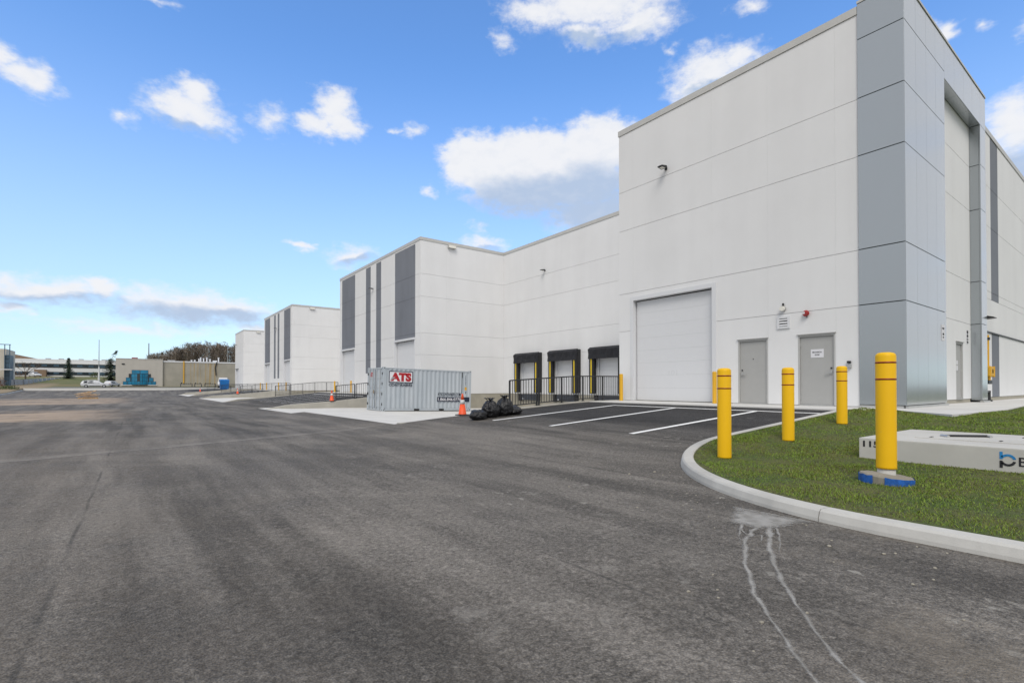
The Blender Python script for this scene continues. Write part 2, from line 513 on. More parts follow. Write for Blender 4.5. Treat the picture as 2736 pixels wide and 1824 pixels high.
def rust_wall():
    s = Nt('stained_stucco')
    x, y, z = s.xyz()
    streak = s.noise(1.0, 4, .6, stretch=(2.6, 1, .05))
    c = s.mix(s.ramp(s.noise(.4, 4), .3, .7), (.33, .315, .27), (.40, .375, .32))
    m = s.M('MULTIPLY', s.ramp(streak, .45, .7), s.M('MULTIPLY', s.ramp(x, 9, 11), s.ramp(x, 19.5, 17.5)))
    c = s.mix(s.M('MULTIPLY', m, .75), c, (.42, .27, .08))
    dk = s.M('MULTIPLY', s.ramp(s.noise(1.0, 3, .6, stretch=(1.4, 1, .12), off=(5, 0, 3)), .58, .7), s.ramp(z, 4.2, 7.0))
    c = s.mix(s.M('MULTIPLY', dk, .6), c, (.14, .13, .11))
    s.set(Base_Color=c, Roughness=.9)
    return s.m


def lawn_mat():
    s = Nt('lawn_soil')
    f = s.ramp(s.noise(1.2, 5, .65), .35, .65)
    c = s.mix(f, (.065, .10, .02), (.115, .115, .035))
    c = s.mix(s.ramp(s.noise(14, 4, .6), .45, .7), c, (.045, .05, .018))
    s.set(Base_Color=c, Roughness=.95)
    s.bump(s.noise(30, 4, .7), .8, .03)
    return s.m


def grass_mat():
    s = Nt('grass_blade')
    ri = s.n('ShaderNodeNewGeometry').outputs['Random Per Island']
    f = s.ramp(s.noise(1.0, 5, .65), .36, .62)
    f2 = s.ramp(s.noise(.32, 3, .6, off=(3, 3, 0)), .4, .65)
    g = s.mix(ri, (.09, .165, .018), (.24, .33, .045))
    d = s.mix(ri, (.15, .135, .04), (.30, .23, .085))
    k = s.M('MULTIPLY', s.M('ADD', s.M('MULTIPLY', f, .6), s.M('MULTIPLY', f2, .4)), .62)
    x, y, z = s.xyz()
    u = s.M('FRACT', s.M('DIVIDE', s.M('ADD', s.M('ADD', s.M('MULTIPLY', x, .92), s.M('MULTIPLY', y, -.39)), s.M('MULTIPLY', s.noise(.8, 2), .15)), .62))
    sm = s.M('MULTIPLY', s.ramp(s.M('ABSOLUTE', s.M('SUBTRACT', u, .5)), .02, .09, 1, 0), s.ramp(s.noise(.7, 3, off=(9, 1, 4)), .45, .6))
    k = s.M('MAXIMUM', k, s.M('MULTIPLY', sm, .75))
    k = s.M('GREATER_THAN', k, ri)
    s.set(Base_Color=s.mix(s.M('MULTIPLY', k, .8), g, d), Roughness=.6)
    s.b.inputs['Specular IOR Level'].default_value = .3
    return s.m


def slurry():
    s = Nt('dried_slurry')
    c = s.mix(s.ramp(s.noise(8, 4), .3, .7), (.30, .29, .27), (.44, .43, .41))
    cov = s.n('ShaderNodeAttribute', attribute_name='cover').outputs['Fac']
    nz = s.M('ADD', s.M('MULTIPLY', s.noise(13, 5, .7), .9), s.M('MULTIPLY', s.noise(70, 3, .6), .5))
    a = s.ramp(s.M('ADD', cov, s.M('SUBTRACT', nz, .95)), .12, .75)
    s.set(Base_Color=c, Roughness=.9, Alpha=s.M('MULTIPLY', a, .74))
    return s.m


def terrain_mat():
    s = Nt('far_grass')
    x, y, z = s.xyz()
    c = s.mix(s.ramp(s.noise(.08, 5, .6), .35, .65), (.10, .12, .03), (.19, .16, .07))
    pav = s.M('MULTIPLY', s.ramp(y, 158, 154), s.ramp(x, -17, -14))
    c = s.mix(pav, c, (.16, .155, .14))
    dry = s.ramp(x, -15, -18)
    c = s.mix(s.M('MULTIPLY', dry, s.ramp(y, 185, 170)), c, (.27, .21, .13))
    s.set(Base_Color=c, Roughness=.95)
    s.bump(s.noise(4, 4), .6, .1)
    return s.m


def spruce_mat():
    s = Nt('spruce_needles')
    ri = s.n('ShaderNodeNewGeometry').outputs['Random Per Island']
    s.set(Base_Color=s.mix(ri, (.018, .035, .022), (.06, .085, .05)), Roughness=.8)
    return s.m


MT['silver'] = silver()
MT['cont'] = container_paint()
MT['bag'] = bag_mat()
MT['rust'] = rust_wall()
MT['lawn'] = lawn_mat()
MT['grass'] = grass_mat()
MT['slurry'] = slurry()
MT['terrain'] = terrain_mat()
MT['spruce'] = spruce_mat()

# ------------------------------------------------------------------ mesh helpers
LOC = {}          # object -> its location in its root's frame
ROOT = {}         # object -> world location of its root (unrotated roots)


def tag(o, label=None, cat=None, group=None, kind=None):
    for k, v in (('label', label), ('category', cat), ('group', group), ('kind', kind)):
        if v:
            o[k] = v
    return o


def thing(name, label, cat, loc=(0, 0, 0), rz=0.0, group=None):
    o = bpy.data.objects.new(name, None)
    o.empty_display_size = .2
    o.location = loc
    o.rotation_euler = (0, 0, rz)
    COL.objects.link(o)
    LOC[o] = Vector((0, 0, 0))
    ROOT[o] = Vector(loc)
    return tag(o, label, cat, group)


class MB:
    def __init__(s):
        s.v, s.f = [], []

    def add(s, vs, fs):
        b = len(s.v)
        s.v += [tuple(v) for v in vs]
        s.f += [tuple(i + b for i in f) for f in fs]
        return s

    def box(s, x0, y0, z0, x1, y1, z1):
        vs = [(x, y, z) for z in (z0, z1) for y in (y0, y1) for x in (x0, x1)]
        return s.add(vs, [(0, 2, 3, 1), (4, 5, 7, 6), (0, 1, 5, 4), (2, 6, 7, 3), (0, 4, 6, 2), (1, 3, 7, 5)])

    def hexa(s, bottom, top):
        return s.add(list(bottom) + list(top), [(3, 2, 1, 0), (4, 5, 6, 7), (0, 1, 5, 4), (1, 2, 6, 5), (2, 3, 7, 6), (3, 0, 4, 7)])

    def cyl(s, p0, p1, r, n=12, r2=None, cap=True):
        p0, p1 = Vector(p0), Vector(p1)
        r2 = r if r2 is None else r2
        ax = (p1 - p0).normalized()
        u = ax.orthogonal().normalized()
        w = ax.cross(u)
        vs = []
        for p, rr in ((p0, r), (p1, r2)):
            for i in range(n):
                a = 2 * math.pi * i / n
                vs.append(p + (u * math.cos(a) + w * math.sin(a)) * rr)
        fs = [(i, (i + 1) % n, n + (i + 1) % n, n + i) for i in range(n)]
        if cap:
            fs += [tuple(range(n - 1, -1, -1)), tuple(range(n, 2 * n))]
        return s.add(vs, fs)

    def tube(s, pts, r, n=8):
        for a, b in zip(pts[:-1], pts[1:]):
            s.cyl(a, b, r, n)
        return s

    def lathe(s, prof, n=24, c=(0, 0)):
        vs, fs = [], []
        for r, z in prof:
            for i in range(n):
                a = 2 * math.pi * i / n
                vs.append((c[0] + r * math.cos(a), c[1] + r * math.sin(a), z))
        for j in range(len(prof) - 1):
            for i in range(n):
                fs.append((j * n + i, j * n + (i + 1) % n, (j + 1) * n + (i + 1) % n, (j + 1) * n + i))
        fs.append(tuple(range(n - 1, -1, -1)))
        fs.append(tuple(range((len(prof) - 1) * n, len(prof) * n)))
        return s.add(vs, fs)

    def prism(s, poly, axis, a0, a1):
        """poly of 2D points extruded along an axis: 'x' -> (y,z), 'y' -> (x,z), 'z' -> (x,y)"""
        def m(p, a):
            return {'x': (a, p[0], p[1]), 'y': (p[0], a, p[1]), 'z': (p[0], p[1], a)}[axis]
        n = len(poly)
        vs = [m(p, a0) for p in poly] + [m(p, a1) for p in poly]
        fs = [tuple(range(n - 1, -1, -1)), tuple(range(n, 2 * n))] + [(i, (i + 1) % n, n + (i + 1) % n, n + i) for i in range(n)]
        return s.add(vs, fs)

    def build(s, name, mat, parent=None, world=False, bevel=0.0, smooth=False, recalc=True, seg=2):
        v = np.array(s.v, dtype=float)
        if parent is not None and world:
            v = v - np.array(ROOT[parent])
        c = Vector(((v[:, 0].min() + v[:, 0].max()) / 2, (v[:, 1].min() + v[:, 1].max()) / 2, v[:, 2].min()))
        v = v - np.array(c)
        me = bpy.data.meshes.new(name)
        me.from_pydata(v.tolist(), [], s.f)
        if recalc or bevel:
            bm = bmesh.new(); bm.from_mesh(me)
            if recalc:
                bmesh.ops.recalc_face_normals(bm, faces=bm.faces)
            if bevel:
                es = [e for e in bm.edges if len(e.link_faces) == 2 and e.calc_face_angle(0) > .5]
                bmesh.ops.bevel(bm, geom=es, offset=bevel, segments=seg, affect='EDGES', profile=.7, clamp_overlap=True)
            bm.to_mesh(me); bm.free()
        if smooth:
            for p in me.polygons:
                p.use_smooth = True
        me.materials.append(MT[mat] if isinstance(mat, str) else mat)
        return link(name, me, parent, c)


def link(name, me, parent=None, c=(0, 0, 0)):
    o = bpy.data.objects.new(name, me)
    COL.objects.link(o)
    c = Vector(c)
    LOC[o] = c
    if parent is not None:
        o.parent = parent
        o.location = c - LOC[parent]
        ROOT[o] = ROOT.get(parent, Vector((0, 0, 0)))
    else:
        o.location = c
        ROOT[o] = Vector((0, 0, 0)) 
    return o


def copy_tree(o, parent=None):
    c = o.copy()
    COL.objects.link(c)
    c.parent = parent
    for ch in o.children:
        copy_tree(ch, c)
    return c


def text(body, height, width, mat, parent, origin, face, name='lettering', bold=0.0, shear=0.0, roll=0.0, depth=.002):
    """lettering fitted to width x height, lower left corner at origin; face 'Y' looks to -Y, 'X' looks to -X"""
    cu = bpy.data.curves.new('t', 'FONT')
    cu.body = body
    cu.offset = bold
    cu.shear = shear
    cu.resolution_u = 3
    cu.extrude = .5
    to = bpy.data.objects.new('t', cu)
    COL.objects.link(to)
    bpy.context.view_layer.update()
    me = bpy.data.meshes.new_from_object(to.evaluated_get(bpy.context.evaluated_depsgraph_get()))
    bpy.data.objects.remove(to); bpy.data.curves.remove(cu)
    v = np.array([q.co[:] for q in me.vertices])
    v[:, 0] = (v[:, 0] - v[:, 0].min()) / max(1e-6, np.ptp(v[:, 0])) * width
    v[:, 1] = (v[:, 1] - v[:, 1].min()) / max(1e-6, np.ptp(v[:, 1])) * height
    v[:, 2] = v[:, 2] * 2 * depth
    if roll:
        ca, sa = math.cos(roll), math.sin(roll)
        v[:, :2] = np.stack([v[:, 0] * ca - v[:, 1] * sa, v[:, 0] * sa + v[:, 1] * ca], 1)
    if face == 'Y':
        w = np.stack([v[:, 0], -v[:, 2], v[:, 1]], 1)
    else:
        w = np.stack([-v[:, 2], -v[:, 0], v[:, 1]], 1)
    me.vertices.foreach_set('co', w.ravel())
    me.materials.clear()
    me.materials.append(MT[mat])
    me.update()
    return link(name, me, parent, origin)


def interp(x, table):
    if x <= table[0][0]:
        return table[0][1]
    for (a, b), (c, d) in zip(table[:-1], table[1:]):
        if x <= c:
            return b + (d - b) * (x - a) / (c - a)
    return table[-1][1]


def sstep(x, a, b):
    t = max(0, min(1, (x - a) / (b - a)))
    return t * t * (3 - 2 * t)

# ------------------------------------------------------------------ ground heights
PERIOD = 38.3
WALLS = [14.42, 33.92, 52.2, 72.22, 90.5, 110.35]        # side walls between raised lots and loading wells
LOTS = [(None, 14.3), (34.04, 52.08), (72.34, 90.38), (110.47, 140.0)]
WELLS = [(14.55, 33.8), (52.33, 72.1), (90.62, 110.22)]


def road_z(y):
    return interp(y, [(-60, .05), (0, 0), (14.7, -.09), (35, -.24), (53, -.27), (74, -.34), (112, -.42), (125, -.2), (140, .27)])


def lot_z(x, y):
    if y < 25:
        base = interp(x, [(-20, -.02), (0, 0), (4.7, .04), (6.3, .09), (8.3, .2), (13.5, .52), (14.6, .56), (30, .56)])
        return base + road_z(y) * (1 - sstep(x, 4.5, 8.5))
    z0 = road_z(y)
    return interp(x, [(-20, z0), (6.3, z0), (14.6, .56), (30, .56)])


def well_z(x, y):
    return interp(x, [(5, road_z(y)), (6.3, road_z(y)), (11.5, -.275), (24.6, -.66)])


ISL_C, ISL_R = (8.5, 1.2), 3.85


def in_island(x, y, m=0.0):
    """inside the kerb line of the lawn, m metres from it"""
    if x > ISL_C[0]:
        return y < ISL_C[1] + ISL_R - m and x < 90
    if y < ISL_C[1]:
        return x > ISL_C[0] - ISL_R + m
    return math.hypot(x - ISL_C[0], y - ISL_C[1]) < ISL_R - m


def sheet(name, rects, zf, mat, step, skip=None, parent=None, kind='structure', dz=0.0):
    mb = MB()
    for x0, x1, y0, y1 in rects:
        nx, ny = max(1, round((x1 - x0) / step[0])), max(1, round((y1 - y0) / step[1]))
        b = len(mb.v)
        for j in range(ny + 1):
            for i in range(nx + 1):
                x, y = x0 + (x1 - x0) * i / nx, y0 + (y1 - y0) * j / ny
                mb.v.append((x, y, zf(x, y) + dz))
        for j in range(ny):
            for i in range(nx):
                x, y = x0 + (x1 - x0) * (i + .5) / nx, y0 + (y1 - y0) * (j + .5) / ny
                if skip and skip(x, y):
                    continue
                a = b + j * (nx + 1) + i
                mb.f.append((a, a + 1, a + nx + 2, a + nx + 1))
    o = mb.build(name, mat, parent, recalc=False, smooth=True)
    if parent is None:
        tag(o, kind=kind)
    return o


rects = [(-18, 6.3, -60, 139.9)]
rects += [(6.3, 14.6, -60, 14.4), (6.3, 14.6, 33.92, 52.2), (6.3, 14.6, 72.22, 90.5), (6.3, 14.6, 110.35, 139.9), (14.6, 40, 121.0, 139.9)]
asph = sheet('asphalt', rects, lot_z, 'asphalt', (.83, .9), skip=lambda x, y: in_island(x, y, .75))

# concrete aprons of the loading wells
for n, (y0, y1) in enumerate(WELLS):
    mb = MB()
    nx, ny = 22, 16
    ya, yb = WALLS[2 * n], WALLS[2 * n + 1]
    for j in range(ny + 1):
        for i in range(nx + 1):
            x = 6.25 + (24.6 - 6.25) * (i / nx)
            fl = max(0, 1 - (x - 6.25) / 1.4)
            lo, hi = ya + .3 * fl, yb + 1.6 * fl
            y = lo + (hi - lo) * j / ny
            zz = well_z(x, y)
            if y < ya or y > yb:
                zz = max(zz, lot_z(x, y))
            mb.v.append((x, y, zz + .012))
    for j in range(ny):
        for i in range(nx):
            a = j * (nx + 1) + i
            mb.f.append((a, a + 1, a + nx + 2, a + nx + 1))
    tag(mb.build('concrete_apron', 'concrete', recalc=False, smooth=True), kind='structure')

# far terrain, one sheet to the horizon, below the yard where the yard lies on it


def terr_z(x, y):
    z = interp(y, [(140, .72), (149, .85), (165, 1.2), (190, 2.6), (215, 4.0), (240, 4.6), (400, 5.5), (3000, 6)])
    if y < 140.1 and -18.2 < x:
        return -3.0
    if y < 140.1:
        return interp(y, [(-60, .1), (100, .1), (120, -.1), (140.1, .75)]) + .25 * min(1, (-18.2 - x) / 6)
    return z


mb = MB()
xs = [-2500, -600, -250, -120, -70, -50, -40, -32, -26, -22, -18.3, -18.1, -14, -8, -2, 4, 10, 18, 26, 40, 70, 130, 300, 900, 2500]
ys = [-2500, -400, -60, -20, 20, 60, 90, 105, 115, 125, 132, 139.9, 140.3, 145, 149, 155, 160, 165, 175, 190, 202, 215, 228, 240, 270, 320, 400, 700, 1500, 3000]
for y in ys:
    for x in xs:
        mb.v.append((x, y, terr_z(x, y)))
nx = len(xs)
for j in range(len(ys) - 1):
    for i in range(nx - 1):
        a = j * nx + i
        mb.f.append((a, a + 1, a + nx + 1, a + nx))
tag(mb.build('ground', 'terrain', recalc=False), kind='structure')

# ------------------------------------------------------------------ kerbs
kerb_path = [(4.65, -30 + i * .5) for i in range(62)]
kerb_path += [(ISL_C[0] - ISL_R * math.cos(a), ISL_C[1] + ISL_R * math.sin(a)) for a in [math.pi / 2 * i / 26 for i in range(1, 27)]]
kerb_path += [(8.5 + i * .5, 5.05) for i in range(1, 12)]


def sweep(path, zf, prof, mat, name, parent=None, a=0, b=None):
    """prof: (inward offset, height) ring swept along path[a:b]; inward is to the right of travel"""
    mb = MB()
    pts = [Vector(p) for p in path]
    b = len(pts) if b is None else b
    k = len(prof)
    for i in range(a, b):
        t = (pts[min(i + 1, len(pts) - 1)] - pts[max(i - 1, 0)]).normalized()
        nrm = Vector((t.y, -t.x))
        z = zf(pts[i].x, pts[i].y)
        sh = .004 if i == a else (-.004 if i == b - 1 else 0)
        for o, h in prof:
            q = pts[i] + nrm * o + t * sh
            mb.v.append((q.x, q.y, z + h))
    m = b - a
    for i in range(m - 1):
        for j in range(k):
            mb.f.append((i * k + j, i * k + (j + 1) % k, (i + 1) * k + (j + 1) % k, (i + 1) * k + j))
    mb.f.append(tuple(range(k)))
    mb.f.append(tuple((m - 1) * k + j for j in range(k - 1, -1, -1)))
    return mb.build(name, mat, parent)


KP = [(0, -.15), (.012, .03), (.03, .088), (.05, .106), (.17, .11), (.185, .10), (.185, -.15)]
kerb_root = thing('lawn_kerb', None, None, (4.7, 2, 0))
kerb_root['kind'] = 'structure'
cuts = [0, 20, 40, 63, 67, 78, 88, len(kerb_path) - 1]
cuts = [0, 14, 28, 42, 56, 64, 72, 80, 88, len(kerb_path) - 1]
for a, b in zip(cuts[:-1], cuts[1:]):
    o = sweep(kerb_path, lot_z, KP, 'kerb', 'kerb_length', None, a, b + 1)
    LOC[o] = o.location - ROOT[kerb_root]
    o.parent = kerb_root
    o.location = LOC[o]

# kerb wall across the far end of the yard and down its left side
mb = MB()
mb.box(-18.3, 139.9, -.3, 60, 140.25, .74)
tag(mb.build('yard_end_kerb', 'newkerb', bevel=.02), kind='structure')
lk = [(-18.15, 90 + i * 2.5) for i in range(20)] + [(-18.3, 139.88)]
o = sweep(lk, lambda x, y: road_z(y), [(-.25, -.3), (-.25, .16), (-.2, .2), (0, .2), (.03, .17), (.05, -.3)], 'kerb', 'yard_side_kerb')
tag(o, kind='structure')

# ------------------------------------------------------------------ parking lines
for n, (ys_, xa) in enumerate([((12.0, 9.48, 6.92), 8.3), ((49.5, 46.9, 44.3, 41.7, 39.1, 36.5), 8.4), ((87.8, 85.2, 82.6, 80.0, 77.4, 74.8), 8.4)]):
    for yl in ys_:
        sheet('parking_line', [(xa, 13.42, yl - .068, yl + .068)], lot_z, 'paint', (.7, .2), parent=asph, dz=.006)
    y0, y1 = ((5.2, 12.05), (36.45, 49.55), (74.75, 87.85))[n]
    sheet('parking_line', [(13.425, 13.56, y0, y1)], lot_z, 'paint', (.2, 1.0), parent=asph, dz=.0075)
for o in asph.children:
    o.location = LOC[o] - LOC[asph]

# ------------------------------------------------------------------ sidewalk by the building
mb = MB()
zt = .592
for poly in ([(14.6, 5.05), (16.795, 5.05), (16.795, 14.29), (14.6, 14.29)],
             [(14.6, 5.05), (13.9, 4.95), (14.9, 4.83), (15.9, 4.72), (15.2, 4.2), (14.0, 2.95), (16.0, 2.80), (18.1, 2.72), (22.4, 2.95), (40, 3.0), (60, 3.0), (60, 4.9), (16.9, 4.9), (16.795, 5.05)]):
    mb.prism(poly, 'z', .2, zt)
sw = tag(mb.build('sidewalk', 'concrete'), kind='structure')
for y0, y1 in ((34.05, 52.07), (72.35, 90.37), (110.5, 120.4)):
    mb = MB(); mb.box(14.6, y0, .1, 16.795, y1, .59)
    tag(mb.build('sidewalk', 'concrete'), kind='structure')

# ------------------------------------------------------------------ lawn


def lawn_z(x, y):
    z = interp(x, [(4.6, .13), (5.2, .145), (6.7, .138), (7.6, .17), (8.3, .21), (10.4, .36), (11.5, .44), (14, .555), (16, .585), (60, .585)])
    e = .014 * mnoise.noise((x * .9, y * .9, 3)) + .008 * mnoise.noise((x * 3, y * 3, 7))
    mound = .035 * math.exp(-((x - 15.2) ** 2 + (y - 4.6) ** 2) / .5)
    # keep level with the kerb top along the lot
    k = lot_z(x, 5.05) + .105
    z = z + (k - z) * sstep(y, 3.9, 4.85) * (1 if x < 14.5 else 0)
    return z + e + mound - .006


outline = [(4.83, -30), (4.83, 1.2)]
outline += [(ISL_C[0] - (ISL_R - .18) * math.cos(a), ISL_C[1] + (ISL_R - .18) * math.sin(a)) for a in [math.pi / 2 * i / 24 for i in range(1, 25)]]
outline += [(13.9, 4.87), (14.9, 4.85), (15.92, 4.73), (15.22, 4.2), (14.0, 2.93), (16.0, 2.78), (18.1, 2.70), (22.4, 2.93), (40, 2.98), (60, 2.98), (60, -30)]


def inside(x, y, poly=outline):
    c = False
    j = len(poly) - 1
    for i in range(len(poly)):
        xi, yi = poly[i]; xj, yj = poly[j]
        if (yi > y) != (yj > y) and x < (xj - xi) * (y - yi) / (yj - yi) + xi:
            c = not c
        j = i
    return c


pts = [Vector(p) for p in outline]
edges = [(i, (i + 1) % len(pts)) for i in range(len(pts))]
for gx0, gx1, gy0, gy1, st in ((4.9, 24, -6, 4.95, .4), (4.9, 24, -30, -6.2, 3), (24.5, 60, -30, 2.9, 3)):
    x = gx0
    while x < gx1:
        y = gy0
        while y < gy1:
            if inside(x, y) and inside(x + .05, y + .05) and inside(x - .05, y + .05):
                pts.append(Vector((x, y)))
            y += st
        x += st
vs, es, fs, *_ = delaunay_2d_cdt(pts, edges, [], 1, 1e-4)
me = bpy.data.meshes.new('lawn')
me.from_pydata([(v.x, v.y, lawn_z(v.x, v.y)) for v in vs], [], [tuple(f) for f in fs])
me.materials.append(MT['lawn'])
for p in me.polygons:
    p.use_smooth = True
tag(link('lawn', me), kind='structure')


def blades():
    rg = np.random.default_rng(3)
    P = []
    for x0, x1, y0, y1, den in ((4.8, 9.5, -1.5, 5.0, 3300), (9.5, 16, 0.5, 5.0, 1500), (9.5, 22, -3.5, .5, 700), (16, 30, .5, 3.0, 450), (4.8, 9.5, -6, -1.5, 700)):
        n = int((x1 - x0) * (y1 - y0) * den)
        q = np.stack([rg.uniform(x0, x1, n), rg.uniform(y0, y1, n)], 1)
        P.append(q)
    P = np.concatenate(P)
    # grid of inside tests and heights for speed
    gx, gy = np.arange(4.5, 30.2, .1), np.arange(-6.2, 5.3, .1)
    ok = np.array([[inside(x, y) for y in gy] for x in gx])
    hz = np.array([[lawn_z(x, y) for y in gy] for x in gx])
    i = ((P[:, 0] - 4.5) / .1); j = ((P[:, 1] + 6.2) / .1)
    i0, j0 = i.astype(int), j.astype(int)
    m = ok[i0, j0] & ok[i0 + 1, j0] & ok[i0, j0 + 1]
    m &= ~((P[:, 0] > 8.15) & (P[:, 0] < 10.4) & (P[:, 1] < 2.72) & (P[:, 1] > -1.6))
    P, i, j, i0, j0 = P[m], i[m], j[m], i0[m], j0[m]
    fi, fj = i - i0, j - j0
    z = hz[i0, j0] * (1 - fi) * (1 - fj) + hz[i0 + 1, j0] * fi * (1 - fj) + hz[i0, j0 + 1] * (1 - fi) * fj + hz[i0 + 1, j0 + 1] * fi * fj
    n = len(P)
    d = np.hypot(P[:, 0], P[:, 1])
    tuft = np.array([mnoise.noise((x * 1.6, y * 1.6, 1.0)) for x, y in P])
    h = rg.uniform(.010, .032, n) * (1 + .7 * tuft)
    w = rg.uniform(.0028, .0045, n) * np.clip(d / 5, 1, 3.2)
    a = rg.uniform(0, 2 * math.pi, n)
    lean = rg.uniform(.2, 1.1, n) * h
    la = rg.uniform(0, 2 * math.pi, n)
    base = np.stack([P[:, 0], P[:, 1], z - .006], 1)
    side = np.stack([np.cos(a) * w, np.sin(a) * w, np.zeros(n)], 1)
    tip = base + np.stack([np.cos(la) * lean, np.sin(la) * lean, h], 1)
    v = np.empty((n, 3, 3)); v[:, 0] = base - side; v[:, 1] = base + side; v[:, 2] = tip
    me = bpy.data.meshes.new('grass')
    me.vertices.add(3 * n); me.loops.add(3 * n); me.polygons.add(n)
    me.vertices.foreach_set('co', v.ravel())
    me.loops.foreach_set('vertex_index', np.arange(3 * n, dtype=np.int32))
    me.polygons.foreach_set('loop_start', np.arange(0, 3 * n, 3, dtype=np.int32))
    me.materials.append(MT['grass'])
    me.update(calc_edges=True)
    o = link('grass', me)
    tag(o, 'short mown green grass with dry straw patches on the lawn', 'grass', kind='stuff')


blades()

# ------------------------------------------------------------------ warehouse
ZF, ZT = .60, 12.05
LEV = [3.54, 5.15, 7.88, 9.56]
wh = thing('warehouse', 'long white panelled warehouse with grey stripes, loading docks and a silver corner portal', 'warehouse', (16.8, 4.48, ZF))
HG, VG = .008, .001


def panel(face, plane, u0, u1, z0, z1, mat, holes=(), name='wall_panel', th=.03, hg=HG, vg=VG, parent=wh):
    full = (u0, u1, z0, z1)
    u0, u1, z0, z1 = u0 + vg, u1 - vg, z0 + hg, z1 - hg
    us = sorted({u0, u1} | {min(max(v, u0), u1) for h in holes for v in h[:2]})
    zs = sorted({z0, z1} | {min(max(v, z0), z1) for h in holes for v in h[2:]})
    nu, nz = len(us), len(zs)

    def solid(i, j):
        if i < 0 or j < 0 or i >= nu - 1 or j >= nz - 1:
            return False
        cu, cz = (us[i] + us[i + 1]) / 2, (zs[j] + zs[j + 1]) / 2
        return not any(h[0] < cu < h[1] and h[2] < cz < h[3] for h in holes)

    def pt(u, z, d):
        if face == 'X-':
            return (plane + d, u, z)
        if face == 'Y-':
            return (u, plane + d, z)
        if face == 'Y+':
            return (u, plane - d, z)
        if face == 'X+':
            return (plane - d, u, z)
    mb = MB()
    idx = {}

    def vi(i, j, d):
        k = (i, j, d)
        if k not in idx:
            idx[k] = len(mb.v)
            uu, zz = us[i], zs[j]
            if d:      # the groove closes towards the back
                uu = full[0] if i == 0 else full[1] if i == nu - 1 else uu
                zz = full[2] if j == 0 else full[3] if j == nz - 1 else zz
            mb.v.append(pt(uu, zz, th if d else 0))
        return idx[k]
    for i in range(nu - 1):
        for j in range(nz - 1):
            if not solid(i, j):
                continue
            mb.f.append((vi(i, j, 0), vi(i + 1, j, 0), vi(i + 1, j + 1, 0), vi(i, j + 1, 0)))
            mb.f.append((vi(i, j, 1), vi(i, j + 1, 1), vi(i + 1, j + 1, 1), vi(i + 1, j, 1)))
            for di, dj, p, q in ((-1, 0, (i, j), (i, j + 1)), (1, 0, (i + 1, j), (i + 1, j + 1)), (0, -1, (i, j), (i + 1, j)), (0, 1, (i, j + 1), (i + 1, j + 1))):
                if not solid(i + di, j + dj):
                    mb.f.append((vi(*p, 0), vi(*q, 0), vi(*q, 1), vi(*p, 1)))
    if not mb.f:
        return None
    return mb.build(name, mat, parent, world=True)


def rows(z0, z1, extra=()):
    r = [z0] + [l for l in sorted(set(LEV) | set(extra)) if z0 + .05 < l < z1 - .05] + [z1]
    return list(zip(r[:-1], r[1:]))


def part(name, mat, parent=wh, bevel=0.0, smooth=False):
    """context: returns a builder whose finish() links the part (world coordinates)"""
    mb = MB()
    mb.done = lambda: mb.build(name, mat, parent, world=True, bevel=bevel, smooth=smooth)
    return mb


def pbox(name, mat, b, parent=wh, bevel=0.0):
    return MB().box(*b).build(name, mat, parent, world=True, bevel=bevel)


# main block, face towards the yard
main_holes = [(8.23, 9.27, 0, 2.79), (6.22, 7.29, 0, 2.80)]
edges_u = [5.6, 6.2, 8.22, 10.24, 13.86, 14.64]
for u0, u1 in zip(edges_u[:-1], edges_u[1:]):
    b = 4.80 if u0 == 10.24 else ZF
    for z0, z1 in rows(b, ZT):
        panel('X-', 16.8, u0, u1, z0, z1, 'white', main_holes)
# return of the main block into the first well and the dock wall
for z0, z1 in rows(ZF, ZT):
    for u0, u1 in ((16.83, 20.7), (20.7, 24.4)):
        panel('Y+', 14.64, u0, u1, z0, z1, 'white')
DOCKS = [30.25, 26.15, 22.05]
dock_holes = [(c - 1.05, c + 1.05, 0, 3.45) for c in DOCKS]
du = [14.64, 20.2, 24.3, 28.45, 31.0, 33.74]
for u0, u1 in zip(du[:-1], du[1:]):
    for z0, z1 in rows(ZF, ZT):
        panel('X-', 24.4, u0, u1, z0, z1, 'white', dock_holes)
# projecting bays
BAYU = [0, .86, 4.56, 7.46, 8.56, 9.86, 11.02, 13.86, 17.66, 18.36]
for yb in (33.74, 72.04):
    for k, (a, b) in enumerate(zip(BAYU[:-1], BAYU[1:])):
        u0, u1 = yb + a, yb + b
        if k in (1, 7):
            for z0, z1 in rows(4.80, ZT - .12):
                panel('X-', 16.8, u0, u1, z0, z1, 'accent', name='accent_panel')
            panel('X-', 16.8, u0, u1, ZT - .12, ZT, 'white', hg=.0)
        elif k in (3, 5):
            panel('X-', 16.8, u0, u1, ZF, 2.35, 'white')
            for z0, z1 in rows(2.35, ZT - .12):
                panel('X-', 16.8, u0, u1, z0, z1, 'accent', name='accent_panel')
            panel('X-', 16.8, u0, u1, ZT - .12, ZT, 'white', hg=.0)
        else:
            for z0, z1 in rows(ZF, ZT):
                panel('X-', 16.8, u0, u1, z0, z1, 'white')
    for z0, z1 in rows(ZF, ZT):
        for u0, u1 in ((16.83, 19.0), (19.0, 21.7), (21.7, 24.4)):
            panel('Y-', yb, u0, u1, z0, z1, 'white')
        panel('Y+', yb + 18.36, 16.83, 24.4, z0, z1, 'white')
# end block
for z0, z1 in rows(ZF, ZT):
    panel('X-', 16.8, 110.34, 115.4, z0, z1, 'white')
    panel('X-', 16.8, 115.4, 120.5, z0, z1, 'white', [(116.0, 119.6, 0, 4.8)])
    for u0, u1 in ((16.83, 20.7), (20.7, 24.4)):
        panel('Y-', 110.34, u0, u1, z0, z1, 'white')
    panel('Y+', 120.5, 16.83, 60, z0, z1, 'white')
